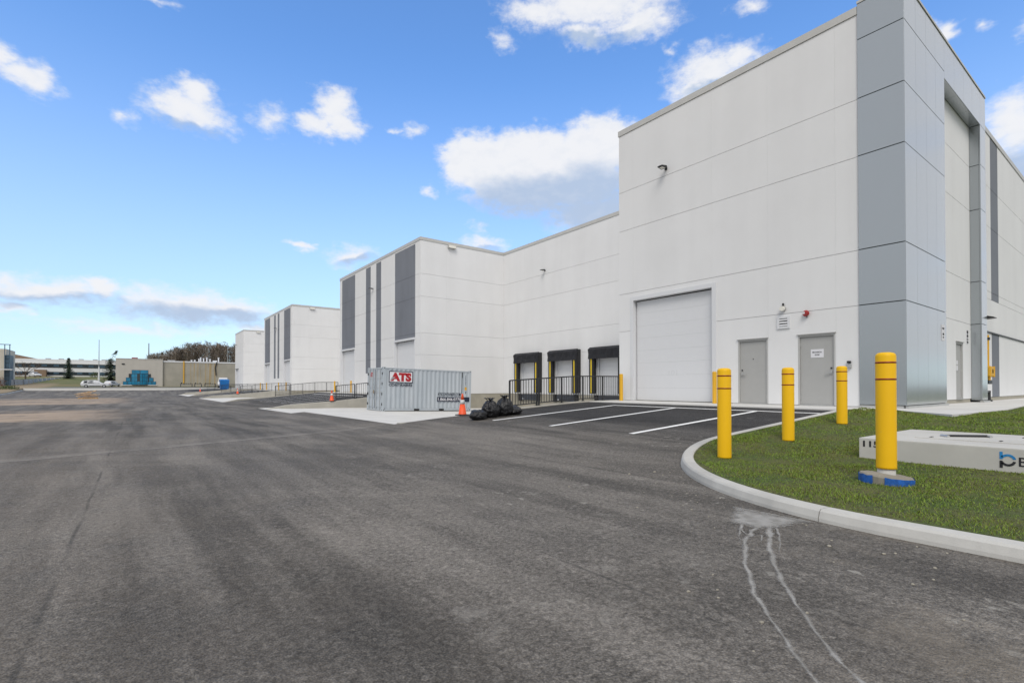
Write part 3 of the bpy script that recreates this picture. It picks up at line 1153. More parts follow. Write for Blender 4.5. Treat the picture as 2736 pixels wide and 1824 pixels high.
# dock walls of the two far wells
for y0, y1 in ((52.1, 72.04), (90.4, 110.34)):
    for z0, z1 in rows(ZF, ZT):
        panel('X-', 24.4, y0, y1, z0, z1, 'white')
# face to the front lawn
ZE = 11.75
for z0, z1 in rows(.72, 11.07):
    for u0, u1 in ((20.68, 23.05), (23.05, 25.44)):
        panel('Y-', 4.80, u0, u1, z0, z1, 'white', [(23.32, 24.28, 0, 2.78)])
for u0, u1 in ((26.28, 28.97), (28.97, 30.4), (30.4, 33.2), (33.2, 36.0), (36.0, 42.0), (42.0, 50.0), (50.0, 60.0)):
    acc = u0 == 28.97
    for z0, z1 in [(.74, 3.42), (3.47, 4.84)] + rows(4.84, ZE):
        if acc and z0 != 3.47:
            panel('Y-', 4.80, u0, u1, z0, z1, 'accent', name='accent_panel')
        else:
            panel('Y-', 4.80, u0, u1, z0, z1, 'white')
pbox('drip_flashing', 'black', (26.3, 4.755, 3.415, 60, 5.0, 3.465))
# silver portal: core, cladding panels and the reveal backing
core = part('portal_core', 'dark')
core.box(16.82, 4.53, .62, 20.62, 4.79, 12.3)
core.box(20.62, 4.53, 11.12, 25.5, 4.79, 12.3)
core.box(25.5, 4.53, .62, 26.24, 4.79, 12.3)
core.done()
MZ = [.66, 3.54, 5.15, 7.88, 9.56, 11.28, 12.33]
for z0, z1 in zip(MZ[:-1], MZ[1:]):
    for u0, u1 in ((16.79, 17.77), (17.77, 18.74), (18.74, 19.7), (19.7, 20.67)):
        panel('Y-', 4.48, u0, u1, z0, z1, 'silver', name='silver_panel', th=.045, hg=.014, vg=.004)
    panel('X-', 16.76, 4.485, 5.59, z0, z1, 'silver', name='silver_panel', th=.055, hg=.014, vg=.004)
    if z0 < 11:
        panel('X+', 20.672, 4.53, 4.795, z0, min(z1, 11.07), 'silver', name='silver_panel', th=.045, hg=.012)
        panel('Y-', 4.48, 25.44, 26.28, z0, min(z1, 11.07), 'silver', name='silver_panel', th=.045, hg=.014)
        panel('X-', 25.438, 4.53, 4.795, z0, min(z1, 11.07), 'silver', name='silver_panel', th=.055, hg=.012)
        panel('X+', 26.285, 4.53, 4.795, z0, min(z1, 11.07), 'silver', name='silver_panel', th=.04, hg=.012)
for u0, u1 in ((20.67, 21.86), (21.86, 23.06), (23.06, 24.25), (24.25, 25.44), (25.44, 26.28)):
    panel('Y-', 4.48, u0, u1, 11.07, 12.33, 'silver', name='silver_panel', th=.045, hg=.006, vg=.004)
for u0, u1 in ((20.69, 22.26), (22.26, 23.85), (23.85, 25.42)):
    pbox('soffit_panel', 'silver', (u0 + .006, 4.50, 11.07, u1 - .006, 4.79, 11.115))
pbox('silver_panel', 'silver', (26.24, 4.53, 11.08, 26.285, 4.79, 12.32))
pbox('base_flashing', 'steel', (16.74, 4.44, .585, 20.7, 4.53, .655))
pbox('base_flashing', 'steel', (16.74, 4.5, .585, 16.8, 5.59, .655))
pbox('base_flashing', 'steel', (25.3, 4.42, .585, 26.4, 4.53, .65))
# copings
CP = [(16.77, 5.60, 17.02, 14.67), (17.02, 14.41, 24.37, 14.67), (24.37, 14.67, 24.62, 33.71)]
for yb in (33.74, 72.04):
    CP += [(16.77, yb - .03, 17.02, yb + 18.39), (17.02, yb - .03, 24.62, yb + .22), (17.02, yb + 18.14, 24.62, yb + 18.39), (24.37, yb + 18.39, 24.62, yb + 38.27 if yb < 60 else 110.31)]
CP += [(16.77, 110.31, 17.02, 120.53), (17.02, 110.31, 24.62, 110.56), (17.02, 120.28, 60, 120.53)]
for x0, y0, x1, y1 in CP:
    pbox('coping', 'coping', (x0, y0, ZT, x1, y1, 12.28))
pbox('coping', 'coping', (26.3, 4.77, ZE, 60, 5.02, 11.95))
pbox('coping', 'coping', (16.74, 4.46, 12.33, 26.3, 4.80, 12.40))
pbox('coping', 'coping', (16.74, 4.80, 12.33, 17.02, 5.595, 12.40))
# roof and concrete base
rf = part('roof', 'coping')
rf.box(17.0, 5.0, 11.5, 60, 14.4, 11.6)
rf.box(24.6, 14.4, 11.5, 60, 120.3, 11.6)
for y0, y1 in ((33.94, 51.9), (72.24, 90.2), (110.54, 120.3)):
    rf.box(17.0, y0, 11.5, 24.6, y1, 11.6)
rf.box(20.6, 4.79, 11.5, 26.3, 5.0, 11.9)
rf.done()
fb = part('foundation', 'found')
fb.box(16.83, 4.84, -1.4, 60, 14.61, ZF - .006)
fb.box(24.43, 14.61, -1.4, 60, 120.47, ZF - .006)
for y0, y1 in ((33.77, 52.07), (72.07, 90.37), (110.37, 120.47)):
    fb.box(16.83, y0, -1.4, 24.43, y1, ZF - .006)
fb.box(26.3, 4.82, .3, 60, 4.84, .735)
fb.box(20.7, 4.82, .3, 25.4, 4.84, .715)
fb.done()
bw = part('back_wall', 'white')
bw.box(59.8, 5.0, 0, 60, 120.3, 11.5)
bw.done()


def overhead_door(y0, y1, z0, z1, number=None, x=16.8, frame=.16, detail=True):
    """sectional door set back in its opening, with frame, jambs and track seal"""
    m = part('overhead_door', 'trim')
    for a, b in ((y0 - frame, y0 + .004), (y1 - .004, y1 + frame)):
        m.box(x - .03, a, z0, x + .02, b, z1 + (frame if a > y0 or True else 0))
    m.box(x - .032, y0, z1, x + .02, y1, z1 + frame)
    m.box(x + .02, y0 - .02, z0, x + .26, y0 + .006, z1)
    m.box(x + .02, y1 - .006, z0, x + .26, y1 + .02, z1)
    m.box(x + .02, y0, z1 - .006, x + .26, y1, z1 + .02)
    door = m.done()
    pbox('weather_seal', 'dark', (x + .235, y0 + .006, z0, x + .25, y1 - .006, z1 - .006), door)
    n = 8
    h = (z1 - .05 - z0 - .012) / n
    for i in range(n):
        a = z0 + .012 + i * h
        pbox('door_section', 'trim', (x + .17, y0 + .05, a + .0012, x + .225, y1 - .05, a + h - .0012), door)
    if number:
        o = text(number, .21, .40, 'numgrey', door, Vector((x + .169, (y0 + y1) / 2 + .2, 1.62)) - ROOT[wh], 'X', bold=.015)
    return door


overhead_door(10.24, 13.86, ZF, 4.80, '101')
for yb in (33.74, 72.04):
    for a, b in ((.86, 4.56), (13.86, 17.66)):
        d = overhead_door(yb + a + .10, yb + b - .10, ZF, 4.72, frame=.1)
        pbox('head_flashing', 'trim', (16.72, yb + a - .02, 4.72, 16.79, yb + b + .02, 4.88), d)
d = overhead_door(116.1, 119.5, ZF, 4.72, frame=.1)
pbox('head_flashing', 'framegrey', (16.66, 115.9, 4.75, 16.79, 119.7, 4.88), d)


def man_door(y0, y1, hinge_left, z0=ZF, zt=2.79, axis='X', plane=16.8, sign=False):
    """steel door in a pressed frame; y0..y1 is the opening along the wall"""
    def bx(m, d0, d1, a0, a1, c0, c1):
        if axis == 'X':
            m.box(plane + d0, a0, c0, plane + d1, a1, c1)
        else:
            m.box(a0, plane + d0, c0, a1, plane + d1, c1)

    def one(nm, mat, d0, d1, a0, a1, c0, c1, parent, bevel=0.0):
        m = MB(); bx(m, d0, d1, a0, a1, c0, c1)
        return m.build(nm, mat, parent, world=True, bevel=bevel)
    m = MB()
    bx(m, .0, .19, y0, y0 + .05, z0, zt)
    bx(m, .0, .19, y1 - .05, y1, z0, zt)
    bx(m, .0, .19, y0 + .05, y1 - .05, zt - .06, zt)
    fr = m.build('man_door', 'framegrey', wh, world=True)
    leaf = one('door_leaf', 'doorgrey', .05, .10, y0 + .056, y1 - .056, z0 + .03, zt - .067, fr)
    one('threshold', 'steel', -.02, .12, y0 + .052, y1 - .052, z0 - .004, z0 + .026, fr)
    one('drip_cap', 'framegrey', -.045, .01, y0 - .02, y1 + .02, zt + .003, zt + .03, fr)
    for zc in (z0 + .25, z0 + 1.05, z0 + 1.9):
        # larger coordinate along the wall is to the left on the yard face
        c = (y1 - .058) if hinge_left == (axis == 'X') else (y0 + .058)
        one('hinge', 'steel', .035, .055, c - .018, c + .018, zc - .06, zc + .06, fr)
    s = 1 if hinge_left == (axis == 'X') else -1
    c = (y0 + .13) if s > 0 else (y1 - .13)
    one('door_handle', 'steel', .02, .05, min(c - .03 * s, c + .03 * s), max(c - .03 * s, c + .03 * s), z0 + .96, z0 + 1.05, fr, .008)
    one('door_handle', 'steel', -.02, .005, min(c, c + .15 * s), max(c, c + .15 * s), z0 + .985, z0 + 1.01, fr, .005)
    one('door_lock', 'black', .03, .052, c - .022, c + .022, z0 + 1.12, z0 + 1.17, fr, .006)
    return fr


d1 = man_door(8.23, 9.27, False)
MB().cyl((16.835, 8.75, 2.12), (16.855, 8.75, 2.12), .016, 10).build('peephole', 'black', d1, world=True)
d2 = man_door(6.22, 7.29, True, zt=2.80)
pbox('door_sign', 'paper', (16.843, 6.56, 2.08, 16.849, 6.93, 2.34), d2)
text('MECHANICAL', .045, .27, 'ink', d2, Vector((16.842, 6.88, 2.225)) - ROOT[wh], 'X', bold=.012)
text('ROOM', .045, .125, 'ink', d2, Vector((16.842, 6.808, 2.145)) - ROOT[wh], 'X', bold=.012)
d3 = man_door(23.32, 24.28, False, z0=.72, zt=2.78, axis='Y', plane=4.80)
pbox('door_sign', 'paper', (23.45, 4.838, 1.98, 23.75, 4.848, 2.12), d3)
pbox('door_sign', 'paper', (23.45, 4.838, 1.76, 23.75, 4.848, 1.94), d3)

# small fixtures on the main wall
lv = part('wall_louvre', 'trim')
YL, ZL = 7.72, 3.26
for a, b, c, e in ((-.20, .20, .13, .20), (-.20, .20, -.20, -.13), (-.20, -.13, -.13, .13), (.13, .20, -.13, .13)):
    lv.box(16.76, YL + a, ZL + c, 16.80, YL + b, ZL + e)
lv = lv.done()
pbox('louvre_back', 'dark', (16.785, YL - .13, ZL - .13, 16.79, YL + .13, ZL + .13), lv)
for i in range(3):
    z = ZL - .10 + i * .085
    MB().hexa([(16.762, YL - .13, z - .012), (16.782, YL - .13, z + .03), (16.782, YL + .13, z + .03), (16.762, YL + .13, z - .012)],
              [(16.764, YL - .13, z + .0), (16.784, YL - .13, z + .042), (16.784, YL + .13, z + .042), (16.764, YL + .13, z + .0)]).build('slat', 'trim', lv, world=True)
rl = MB().cyl((16.70, 7.72, 3.70), (16.79, 7.72, 3.70), .085, 18).build('round_wall_lamp', 'steel', wh, world=True, bevel=.01)
MB().cyl((16.66, 7.72, 3.70), (16.70, 7.72, 3.70), .075, 18, .083).build('lens', 'lens', rl, world=True)
pbox('photocell', 'black', (16.74, 7.70, 3.79, 16.79, 7.74, 3.88), rl)
bl = MB().cyl((16.66, 7.02, 3.47), (16.73, 7.02, 3.47), .06, 18, .10).build('alarm_bell', 'bellred', wh, world=True)
MB().cyl((16.73, 7.02, 3.47), (16.80, 7.02, 3.47), .075, 18).build('bell_base', 'bellred', bl, world=True)
MB().cyl((16.655, 7.05, 3.48), (16.66, 7.05, 3.48), .035, 14).build('bell_plate', 'paper', bl, world=True)
MB().tube([(16.76, 7.0, 3.40), (16.76, 7.0, 3.33)], .015).build('bell_pipe', 'black', bl, world=True)
kp = pbox('key_box', 'steel', (16.72, 5.79, 1.73, 16.795, 5.91, 1.84), bevel=.008)
pbox('key_box_lid', 'black', (16.715, 5.80, 1.87, 16.79, 5.90, 1.94), kp, .02)


def wall_light(y, z, x=16.8):
    """dark area light on a short arm"""
    o = part('wall_light', 'black')
    o.box(x - .04, y - .05, z - .06, x - .002, y + .05, z + .06)
    o = o.done()
    MB().cyl((x - .04, y, z), (x - .14, y, z + .02), .022, 8).build('arm', 'black', o, world=True)
    MB().hexa([(x - .42, y - .12, z - .02), (x - .12, y - .14, z - .035), (x - .12, y + .14, z - .035), (x - .42, y + .12, z - .02)],
              [(x - .41, y - .10, z + .02), (x - .13, y - .12, z + .06), (x - .13, y + .12, z + .06), (x - .41, y + .10, z + .02)]).build('lamp_head', 'black', o, world=True, bevel=.008)
    pbox('lens', 'lens', (x - .36, y - .08, z - .040, x - .18, y + .08, z - .036), o)


for y, z, x in ((12.2, 9.83, 16.8), (28.45, 9.83, 24.4), (43.02, 9.83, 16.8), (81.3, 9.83, 16.8), (118.6, 9.83, 16.8)):
    wall_light(y, z, x)
for yb in (33.74, 72.04, 110.34):
    o = pbox('flood_light', 'framegrey', (19.08, yb - .22, 11.78, 19.74, yb - .005, 12.02), bevel=.02)
    MB().hexa([(19.11, yb - .24, 11.80), (19.71, yb - .24, 11.80), (19.71, yb - .221, 11.80), (19.11, yb - .221, 11.80)],
              [(19.11, yb - .226, 12.0), (19.71, yb - .226, 12.0), (19.71, yb - .2205, 12.0), (19.11, yb - .2205, 12.0)]).build('lens', 'lens', o, world=True)
# lawn side: wedge light, notices
wl = part('wedge_light', 'black')
wl.hexa([(26.5, 4.32, 3.86), (27.0, 4.32, 3.86), (27.0, 4.79, 3.82), (26.5, 4.79, 3.82)], [(26.5, 4.32, 3.88), (27.0, 4.32, 3.88), (27.0, 4.79, 4.02), (26.5, 4.79, 4.02)])
wl.done()
nb = pbox('notice_board', 'paper', (20.1, 4.468, 2.62, 20.42, 4.478, 3.12))
for a, b, c, d in ((20.15, 20.36, 2.98, 3.03), (20.18, 20.34, 2.80, 2.86), (20.2, 20.32, 2.71, 2.75)):
    pbox('print_bar', 'ink', (a, 4.464, c, b, 4.467, d), nb)
nb = pbox('notice_board', 'paper', (24.78, 4.788, 2.78, 25.02, 4.797, 3.30))
for c, d in ((3.16, 3.27), (3.02, 3.12), (2.92, 2.97), (2.80, 2.88)):
    pbox('print_bar', 'ink', (24.80, 4.784, c, 25.0, 4.787, d), nb)

# dock shelters with doors, levellers and bumpers
for c in DOCKS:
    X = 24.4
    sh = part('dock_shelter', 'rubber')
    sh.box(X - .28, c - 1.45, .72, X - .004, c - 1.22, 3.72)
    sh.box(X - .28, c + 1.22, .72, X - .004, c + 1.45, 3.72)
    sh.box(X - .28, c - 1.22, 3.48, X - .004, c + 1.22, 3.74)
    sh = sh.done()
    for s in (-1, 1):
        a, b = sorted((c + s * 1.04, c + s * 1.44))
        pbox('side_pad', 'rubber', (X - .44, a, .70, X - .285, b, 3.35), sh, .03)
        e, f = sorted((c + s * 1.19, c + s * 1.29))
        pbox('guide_stripe', 'stripeyellow', (X - .45, e, .74, X - .442, f, 3.0), sh)
    # sagging head curtain
    mb = MB()
    n = 14
    for k in range(n + 1):
        u = -1.48 + 2.96 * k / n
        sag = .10 * (1 - (u / 1.48) ** 2)
        f = .035 * math.sin(k * 1.9)
        for xx, zz in ((X - .32, 3.76), (X - .52 - .02 * (k % 2), 3.60 + .02 * math.sin(k)), (X - .50 + f, 3.3 - sag * .5), (X - .52 + f * .6, 2.98), (X - .46, 2.98), (X - .30, 3.70)):
            mb.v.append((xx, c + u, zz))
    for k in range(n):
        for j in range(6):
            mb.f.append((k * 6 + j, k * 6 + (j + 1) % 6, k * 6 + 6 + (j + 1) % 6, k * 6 + 6 + j))
    mb.f += [tuple(range(6)), tuple(n * 6 + j for j in range(5, -1, -1))]
    mb.build('head_curtain', 'fabric', sh, world=True, smooth=False)
    dd = part('dock_door', 'trim')
    for a, b in ((c - 1.05, c - .97), (c + .97, c + 1.05)):
        dd.box(X - .02, a, ZF, X + .19, b, 3.45)
    dd.box(X - .02, c - .97, 3.37, X + .19, c + .97, 3.45)
    dd = dd.done()
    pbox('weather_seal', 'dark', (X + .13, c - .96, ZF, X + .14, c + .96, 3.36), dd)
    for i in range(5):
        pbox('door_section', 'trim', (X + .08, c - .94, ZF + .02 + i * .54, X + .125, c + .94, ZF + .557 + i * .54), dd)
    lvl = pbox('dock_leveller', 'leveller', (X - .10, c - .92, .12, X - .005, c + .92, .585), bevel=.01)
    pbox('lip_plate', 'steel', (X - .12, c - .9, .585, X - .004, c + .9, .605), lvl)
    pbox('data_plate', 'paper', (X - .106, c + .62, .20, X - .101, c + .82, .25), lvl)
    for s in (-1, 1):
        a, b = sorted((c + s * .98, c + s * 1.24))
        pbox('dock_bumper', 'rubber', (X - .16, a, .05, X - .005, b, .60), bevel=.015)

# ------------------------------------------------------------------ side walls, railings, cones of the loading wells


def wall_top(x, n):
    if n == 0:
        return interp(x, [(7.5, .10), (10.73, .40), (14.0, .595), (16.79, .615)])
    return max(interp(x, [(7.5, .0), (10.5, .20), (12.65, .36), (16.79, .60)]), lot_z(x, WALLS[n]) + .03)


WHERE = ['beside the garbage bags', 'behind the shipping container', 'beyond the first bay',
         'before the second bay', 'beyond the second bay', 'before the last bay']


def side_wall(n):
    y = WALLS[n]
    mb = MB()
    xs = [6.45] + [7.5 + (16.79 - 7.5) * i / 11 for i in range(12)]
    for x in xs:
        t = wall_top(x, n) if x > 7 else lot_z(x, y) + .012
        for yy, zz in ((y - .125, -1.0), (y - .125, t - .02), (y - .105, t), (y + .105, t), (y + .125, t - .02), (y + .125, -1.0)):
            mb.v.append((x, yy, zz))
    for i in range(12):
        for j in range(6):
            mb.f.append((i * 6 + j, i * 6 + (j + 1) % 6, i * 6 + 6 + (j + 1) % 6, i * 6 + 6 + j))
    mb.f += [tuple(range(6)), tuple(72 + j for j in range(5, -1, -1))]
    o = mb.build('retaining_wall', 'wallconc')
    tag(o, 'low sloping concrete side wall of a loading ramp, ' + WHERE[n], 'wall', 'side walls of the loading ramps')


def railing(n, xa, xb, posts, which):
    y = WALLS[n]
    za = wall_top(xa, n)
    root = thing('guard_railing', '%s black guard railing on the wall %s' % (which, WHERE[n]), 'railing', ((xa + xb) / 2, y, za), group='railings of the loading ramps')

    def top(x):
        return wall_top(x, n)
    for k, x in enumerate(posts):
        z = top(x)
        MB().box(x - .025, y - .025, z - .01, x + .025, y + .025, z + 1.0).build('post', 'black', root, world=True)
        if n < 2:
            MB().box(x - .06, y - .06, z - .005, x + .06, y + .06, z + .012).build('base_plate', 'black', root, world=True)
    for nm, h, r in (('top_rail', 1.0, .022), ('bottom_rail', .10, .018)):
        mb = MB()
        m = 6
        for k in range(m):
            x0, x1 = xa + (xb - xa) * k / m, xa + (xb - xa) * (k + 1) / m
            mb.hexa([(x0, y - r, top(x0) + h - r), (x1, y - r, top(x1) + h - r), (x1, y + r, top(x1) + h - r), (x0, y + r, top(x0) + h - r)],
                    [(x0, y - r, top(x0) + h + r), (x1, y - r, top(x1) + h + r), (x1, y + r, top(x1) + h + r), (x0, y + r, top(x0) + h + r)])
        mb.build(nm, 'black', root, world=True, recalc=False)
    cnt = int((xb - xa) / .125)
    me = None
    for k in range(1, cnt):
        x = xa + (xb - xa) * k / cnt
        z = top(x)
        if me is None:
            o = MB().box(x - .009, y - .009, z + .10, x + .009, y + .009, z + .99).build('baluster', 'black', root, world=True)
            me = o.data
        else:
            link('baluster', me, root, Vector((x, y, z + .10)) - ROOT[root])


for n in range(6):
    side_wall(n)
    railing(n, 10.7, 11.95, (10.7, 11.95), 'short')
    railing(n, 12.06, 16.66, (12.06, 13.21, 14.36, 15.51, 16.66), 'long')


def cone(x, y, z, label, h=.72, tilt=0.0):
    root = thing('traffic_cone', label, 'cone', (x, y, z), rnd.uniform(0, 1.5), 'orange traffic cones')
    MB().box(-.18, -.18, 0, .18, .18, .035).build('base', 'rubber' if h > .9 else 'black', root, bevel=.01)
    k = h - .03

    def r(t):
        return .135 - (.135 - .028) * t
    MB().lathe([(r(0) + .012, .034), (r(.02), .05), (r(.5), .035 + k * .5)], 20).build('lower_cone', 'orange', root, smooth=True)
    MB().lathe([(r(.5) + .003, .035 + k * .495), (r(.7) + .003, .035 + k * .705)], 20).build('reflective_collar', 'collar', root, smooth=True)
    MB().lathe([(r(.7), .035 + k * .7), (r(1), .035 + k * .98), (.02, .035 + k)], 20).build('upper_cone', 'orange', root, smooth=True)
    if y < 20:
        for a, b, c in ((-.03, .012, .10), (.012, .045, .10), (.02, .04, .02)):
            pass


cone(8.78, 14.5, wall_top(8.78, 0), 'orange traffic cone on the kerb in front of the shipping container')
cone(10.42, 33.92, wall_top(10.42, 1), 'orange traffic cone on the ramp wall left of the shipping container')
cone(10.35, 72.22, wall_top(10.35, 3), 'orange traffic cone on the ramp wall before the second bay')
cone(9.6, 110.35, wall_top(9.6, 5), 'farthest orange traffic cone, left of the blue bin')

# pipe bollards beside the overhead doors


def pipe_bollard(x, y, label, h=1.12):
    z = .59
    o = MB().lathe([(.075, z), (.075, z + h - .03), (.065, z + h - .008), (.03, z + h)], 16, (x, y)).build('pipe_bollard', 'pipeyellow', smooth=False)
    tag(o, label, 'bollard', 'yellow pipe bollards beside the overhead doors')


pipe_bollard(16.2, 14.02, 'plain yellow pipe bollard at the end of the near railing, left of overhead door 101')
pipe_bollard(16.2, 9.80, 'plain yellow pipe bollard partly hidden behind the leftmost lawn bollard')
for yb, w in ((33.74, 'first bay'), (72.04, 'second bay')):
    for off, t in ((.45, 'right of the near overhead door'), (4.95, 'left of the near overhead door'), (13.2, 'right of the far overhead door'), (18.05, 'left of the far overhead door')):
        pipe_bollard(16.2, yb + off, 'yellow pipe bollard %s of the %s' % (t, w))

# ------------------------------------------------------------------ lawn bollards


def lawn_bollard(x, y, label, base=0.0, h=1.32, foot=False):
    z = lawn_z(x, y)
    root = thing('lawn_bollard', label, 'bollard', (x, y, z - .02), 0, 'yellow sleeved bollards on the lawn')
    r = .096
    b = .02 + base
    T = b + h
    MB().lathe([(r + .002, b), (r, b + .02), (r, T - .045), (r - .006, T - .022), (r - .022, T - .008), (r - .05, T - .001), (.01, T)], 40).build('sleeve', 'yellow', root, smooth=True)
    for zz in (T - .115, T - .30):
        MB().lathe([(r + .0018, zz - .009), (r + .0018, zz + .009)], 40).build('red_stripe', 'redtape', root, smooth=True)
    MB().lathe([(.085, -.05), (.085, b + .01)], 28).build('steel_pipe', 'vault', root, smooth=True)
    if foot:
        mb = MB()
        n = 28
        rs = [.245 + .02 * mnoise.noise((math.cos(2 * math.pi * i / n) * 2, math.sin(2 * math.pi * i / n) * 2, 5)) for i in range(n)]
        for k, zz in ((1.0, -.06), (1.02, .085), (.96, .105), (.5, .115)):
            for i in range(n):
                a = 2 * math.pi * i / n
                tz = .02 * math.cos(a - 2.4)
                mb.v.append((rs[i] * k * math.cos(a), rs[i] * k * math.sin(a), zz + tz + .006 * mnoise.noise((i * .7, k * 3, 2))))
        for j in range(3):
            for i in range(n):
                mb.f.append((j * n + i, j * n + (i + 1) % n, (j + 1) * n + (i + 1) % n, (j + 1) * n + i))
        mb.f += [tuple(range(n)), tuple(3 * n + i for i in range(n))]
        ft = mb.build('concrete_footing', 'stone', root)
        mb = MB()
        for k, zz in ((1.03, -.05), (1.05, .10)):
            for i in range(n):
                a = 2 * math.pi * i / n
                tz = .02 * math.cos(a - 2.4) - (.012 * abs(math.sin(i * 1.7)) if zz > 0 else 0)
                mb.v.append((rs[i] * k * math.cos(a), rs[i] * k * math.sin(a), zz + tz))
        for i in range(n):
            if i in (13, 14):
                continue
            mb.f.append((i, (i + 1) % n, n + (i + 1) % n, n + i))
        mb.build('blue_form_tube', 'bluewrap', ft, recalc=False)
    return root


lawn_bollard(6.95, 4.05, 'leftmost yellow bollard on the lawn, close behind the rounded kerb', base=.0)
lawn_bollard(9.02, 4.08, 'yellow lawn bollard in front of the wall between the two grey doors', h=1.26)
lawn_bollard(11.45, 4.13, 'farthest yellow lawn bollard, in front of the mechanical room door', h=1.17)
lawn_bollard(6.70, 1.98, 'nearest yellow bollard with a torn blue collar round its concrete foot', base=.155, h=1.29, foot=True)

# ------------------------------------------------------------------ concrete vault with lettering
VX, VY0, VY1 = 8.15, -1.5, 2.73
vr = thing('utility_vault', 'flat white concrete utility vault in the lawn marked 115 with a blue and black logo', 'vault', (9.3, .6, .1))
MB().box(VX, VY0, .1, 10.4, VY1, .477).build('vault_body', 'vault', vr, world=True, bevel=.015)
MB().box(8.75, 1.1, .476, 9.95, 2.25, .489).build('access_hatch', 'vault', vr, world=True, bevel=.004)
hd = MB().tube([(9.1, 2.0, .505), (9.45, 1.62, .507)], .016).build('lifting_bar', 'black', vr, world=True)
for p in ((9.1, 2.0), (9.45, 1.62)):
    MB().cyl((p[0] - .05, p[1] - .05, .500), (p[0] + .05, p[1] + .05, .500), .02, 8).build('eye_bolt', 'steel', hd, world=True)
for p in ((8.9, 2.1), (9.75, 1.3), (8.92, 1.4)):
    MB().box(p[0] - .06, p[1] - .012, .489, p[0] + .06, p[1] + .012, .494).build('lifting_slot', 'dark', vr, world=True)
text('115', .085, .19, 'ink', vr, Vector((VX - .001, 2.68, .355)) - ROOT[vr], 'X', bold=.03)
# monogram: an upper blue "b" half and a lower black "p" half, and the first letter of the name


def arc_band(y_of, r0, r1, a0, a1, n=14):
    out = [(r0 * math.cos(a0 + (a1 - a0) * i / n), r0 * math.sin(a0 + (a1 - a0) * i / n)) for i in range(n + 1)]
    out += [(r1 * math.cos(a1 + (a0 - a1) * i / n), r1 * math.sin(a1 + (a0 - a1) * i / n)) for i in range(n + 1)]
    return out


LY, LZ = 1.222, .336         # centre of the bowl on the vault face


def flat(poly, name, mat):
    mb = MB()
    n = len(poly)
    for x in (VX - .004, VX - .001):
        for u, w in poly:
            mb.v.append((x, LY - u, LZ + w))
    mb.f += [tuple(range(n)), tuple(range(2 * n - 1, n - 1, -1))] + [(i, (i + 1) % n, n + (i + 1) % n, n + i) for i in range(n)]
    mb.build(name, mat, vr, world=True)


flat(arc_band(0, .045, .0705, R(150), R(12)), 'logo_blue_bowl', 'logoblue')
flat([(-.0705, .009), (-.0435, .009), (-.0435, .094), (-.0705, .094)], 'logo_blue_stem', 'logoblue')
flat(arc_band(0, .045, .0705, R(-150), R(-12)), 'logo_black_bowl', 'ink')
flat([(-.0705, -.009), (-.0705, -.094), (-.0435, -.094), (-.0435, -.009)], 'logo_black_stem', 'ink')
text('B', .105, .078, 'ink', vr, Vector((VX - .001, 1.131, .274)) - ROOT[vr], 'X', bold=.008)
mb = MB()
for k in range(7):
    a, b = 1.2 + rnd.uniform(-.7, .3), 9.0 + rnd.uniform(-.5, .4)
    mb.box(b, a - .14, .4775, b + .035, a + .1, .479)
mb.build('dirt_marks', 'dirt', vr, world=True)

# green post
gp = thing('sign_post', 'green steel post at the right edge of the lawn behind the vault', 'post', (13.66, 1.775, lawn_z(13.6, 1.8)))
MB().hexa([(-.03, -.02, -.05), (.03, -.02, -.05), (.03, .02, -.05), (-.03, .02, -.05)], [(-.03, -.02, 1.95), (.03, -.02, 1.95), (.03, .02, 1.95), (-.03, .02, 1.95)]).build('channel', 'green', gp, bevel=.006)
MB().box(-.045, -.008, -.05, .045, .008, 1.95).build('flange', 'green', gp)

# ------------------------------------------------------------------ gas meter set beside the portal
gm = thing('gas_meter', 'yellow gas meter set with black riser on the wall beside the silver portal', 'meter', (27.05, 4.45, .59))
MB().tube([(26.95, 4.62, 3.22), (26.95, 4.62, 1.95)], .085, 10).build('yellow_riser', 'pipeyellow', gm, world=True)
MB().tube([(26.95, 4.62, 3.22), (26.95, 4.79, 3.22)], .085, 10).build('yellow_elbow', 'pipeyellow', gm, world=True)
MB().cyl((26.95, 4.62, 3.02), (26.95, 4.62, 3.12), .11, 12).build('flange', 'black', gm, world=True)
MB().tube([(26.45, 4.62, 2.6), (26.95, 4.62, 2.6)], .06, 10).build('yellow_branch', 'pipeyellow', gm, world=True)
MB().box(26.50, 4.45, 1.58, 27.42, 4.76, 1.96).build('meter_body', 'pipeyellow', gm, world=True, bevel=.04)
for x in (26.62, 27.3):
    MB().box(x - .03, 4.435, 1.56, x + .03, 4.765, 1.98).build('meter_band', 'pipeyellow', gm, world=True, bevel=.01)
MB().cyl((27.02, 4.6, 1.78), (27.02, 4.45, 1.78), .10, 16).build('meter_dial', 'black', gm, world=True)
MB().cyl((26.95, 4.6, 1.58), (26.95, 4.6, 1.44), .10, 14).build('regulator', 'pipeyellow', gm, world=True)
MB().box(26.62, 4.5, 1.28, 27.2, 4.68, 1.44).build('valve', 'black', gm, world=True, bevel=.02)
MB().tube([(27.16, 4.6, .98), (26.5, 4.6, .98)], .045, 8).build('lower_pipe', 'black', gm, world=True)
MB().tube([(27.16, 4.6, 1.02), (27.16, 4.6, .57)], .06, 8).build('ground_riser', 'black', gm, world=True)
MB().cyl((27.16, 4.6, .58), (27.16, 4.6, .66), .11, 12).build('riser_foot', 'black', gm, world=True)

# ------------------------------------------------------------------ shipping container
cr = thing('shipping_container', 'light grey corrugated shipping container with a red lettered logo on the loading apron', 'container', (11.46, 27.9, -.262))
cr.rotation_euler = (0, R(1.35), 0)
CL, CW, CH = 6.06, 2.44, 2.59


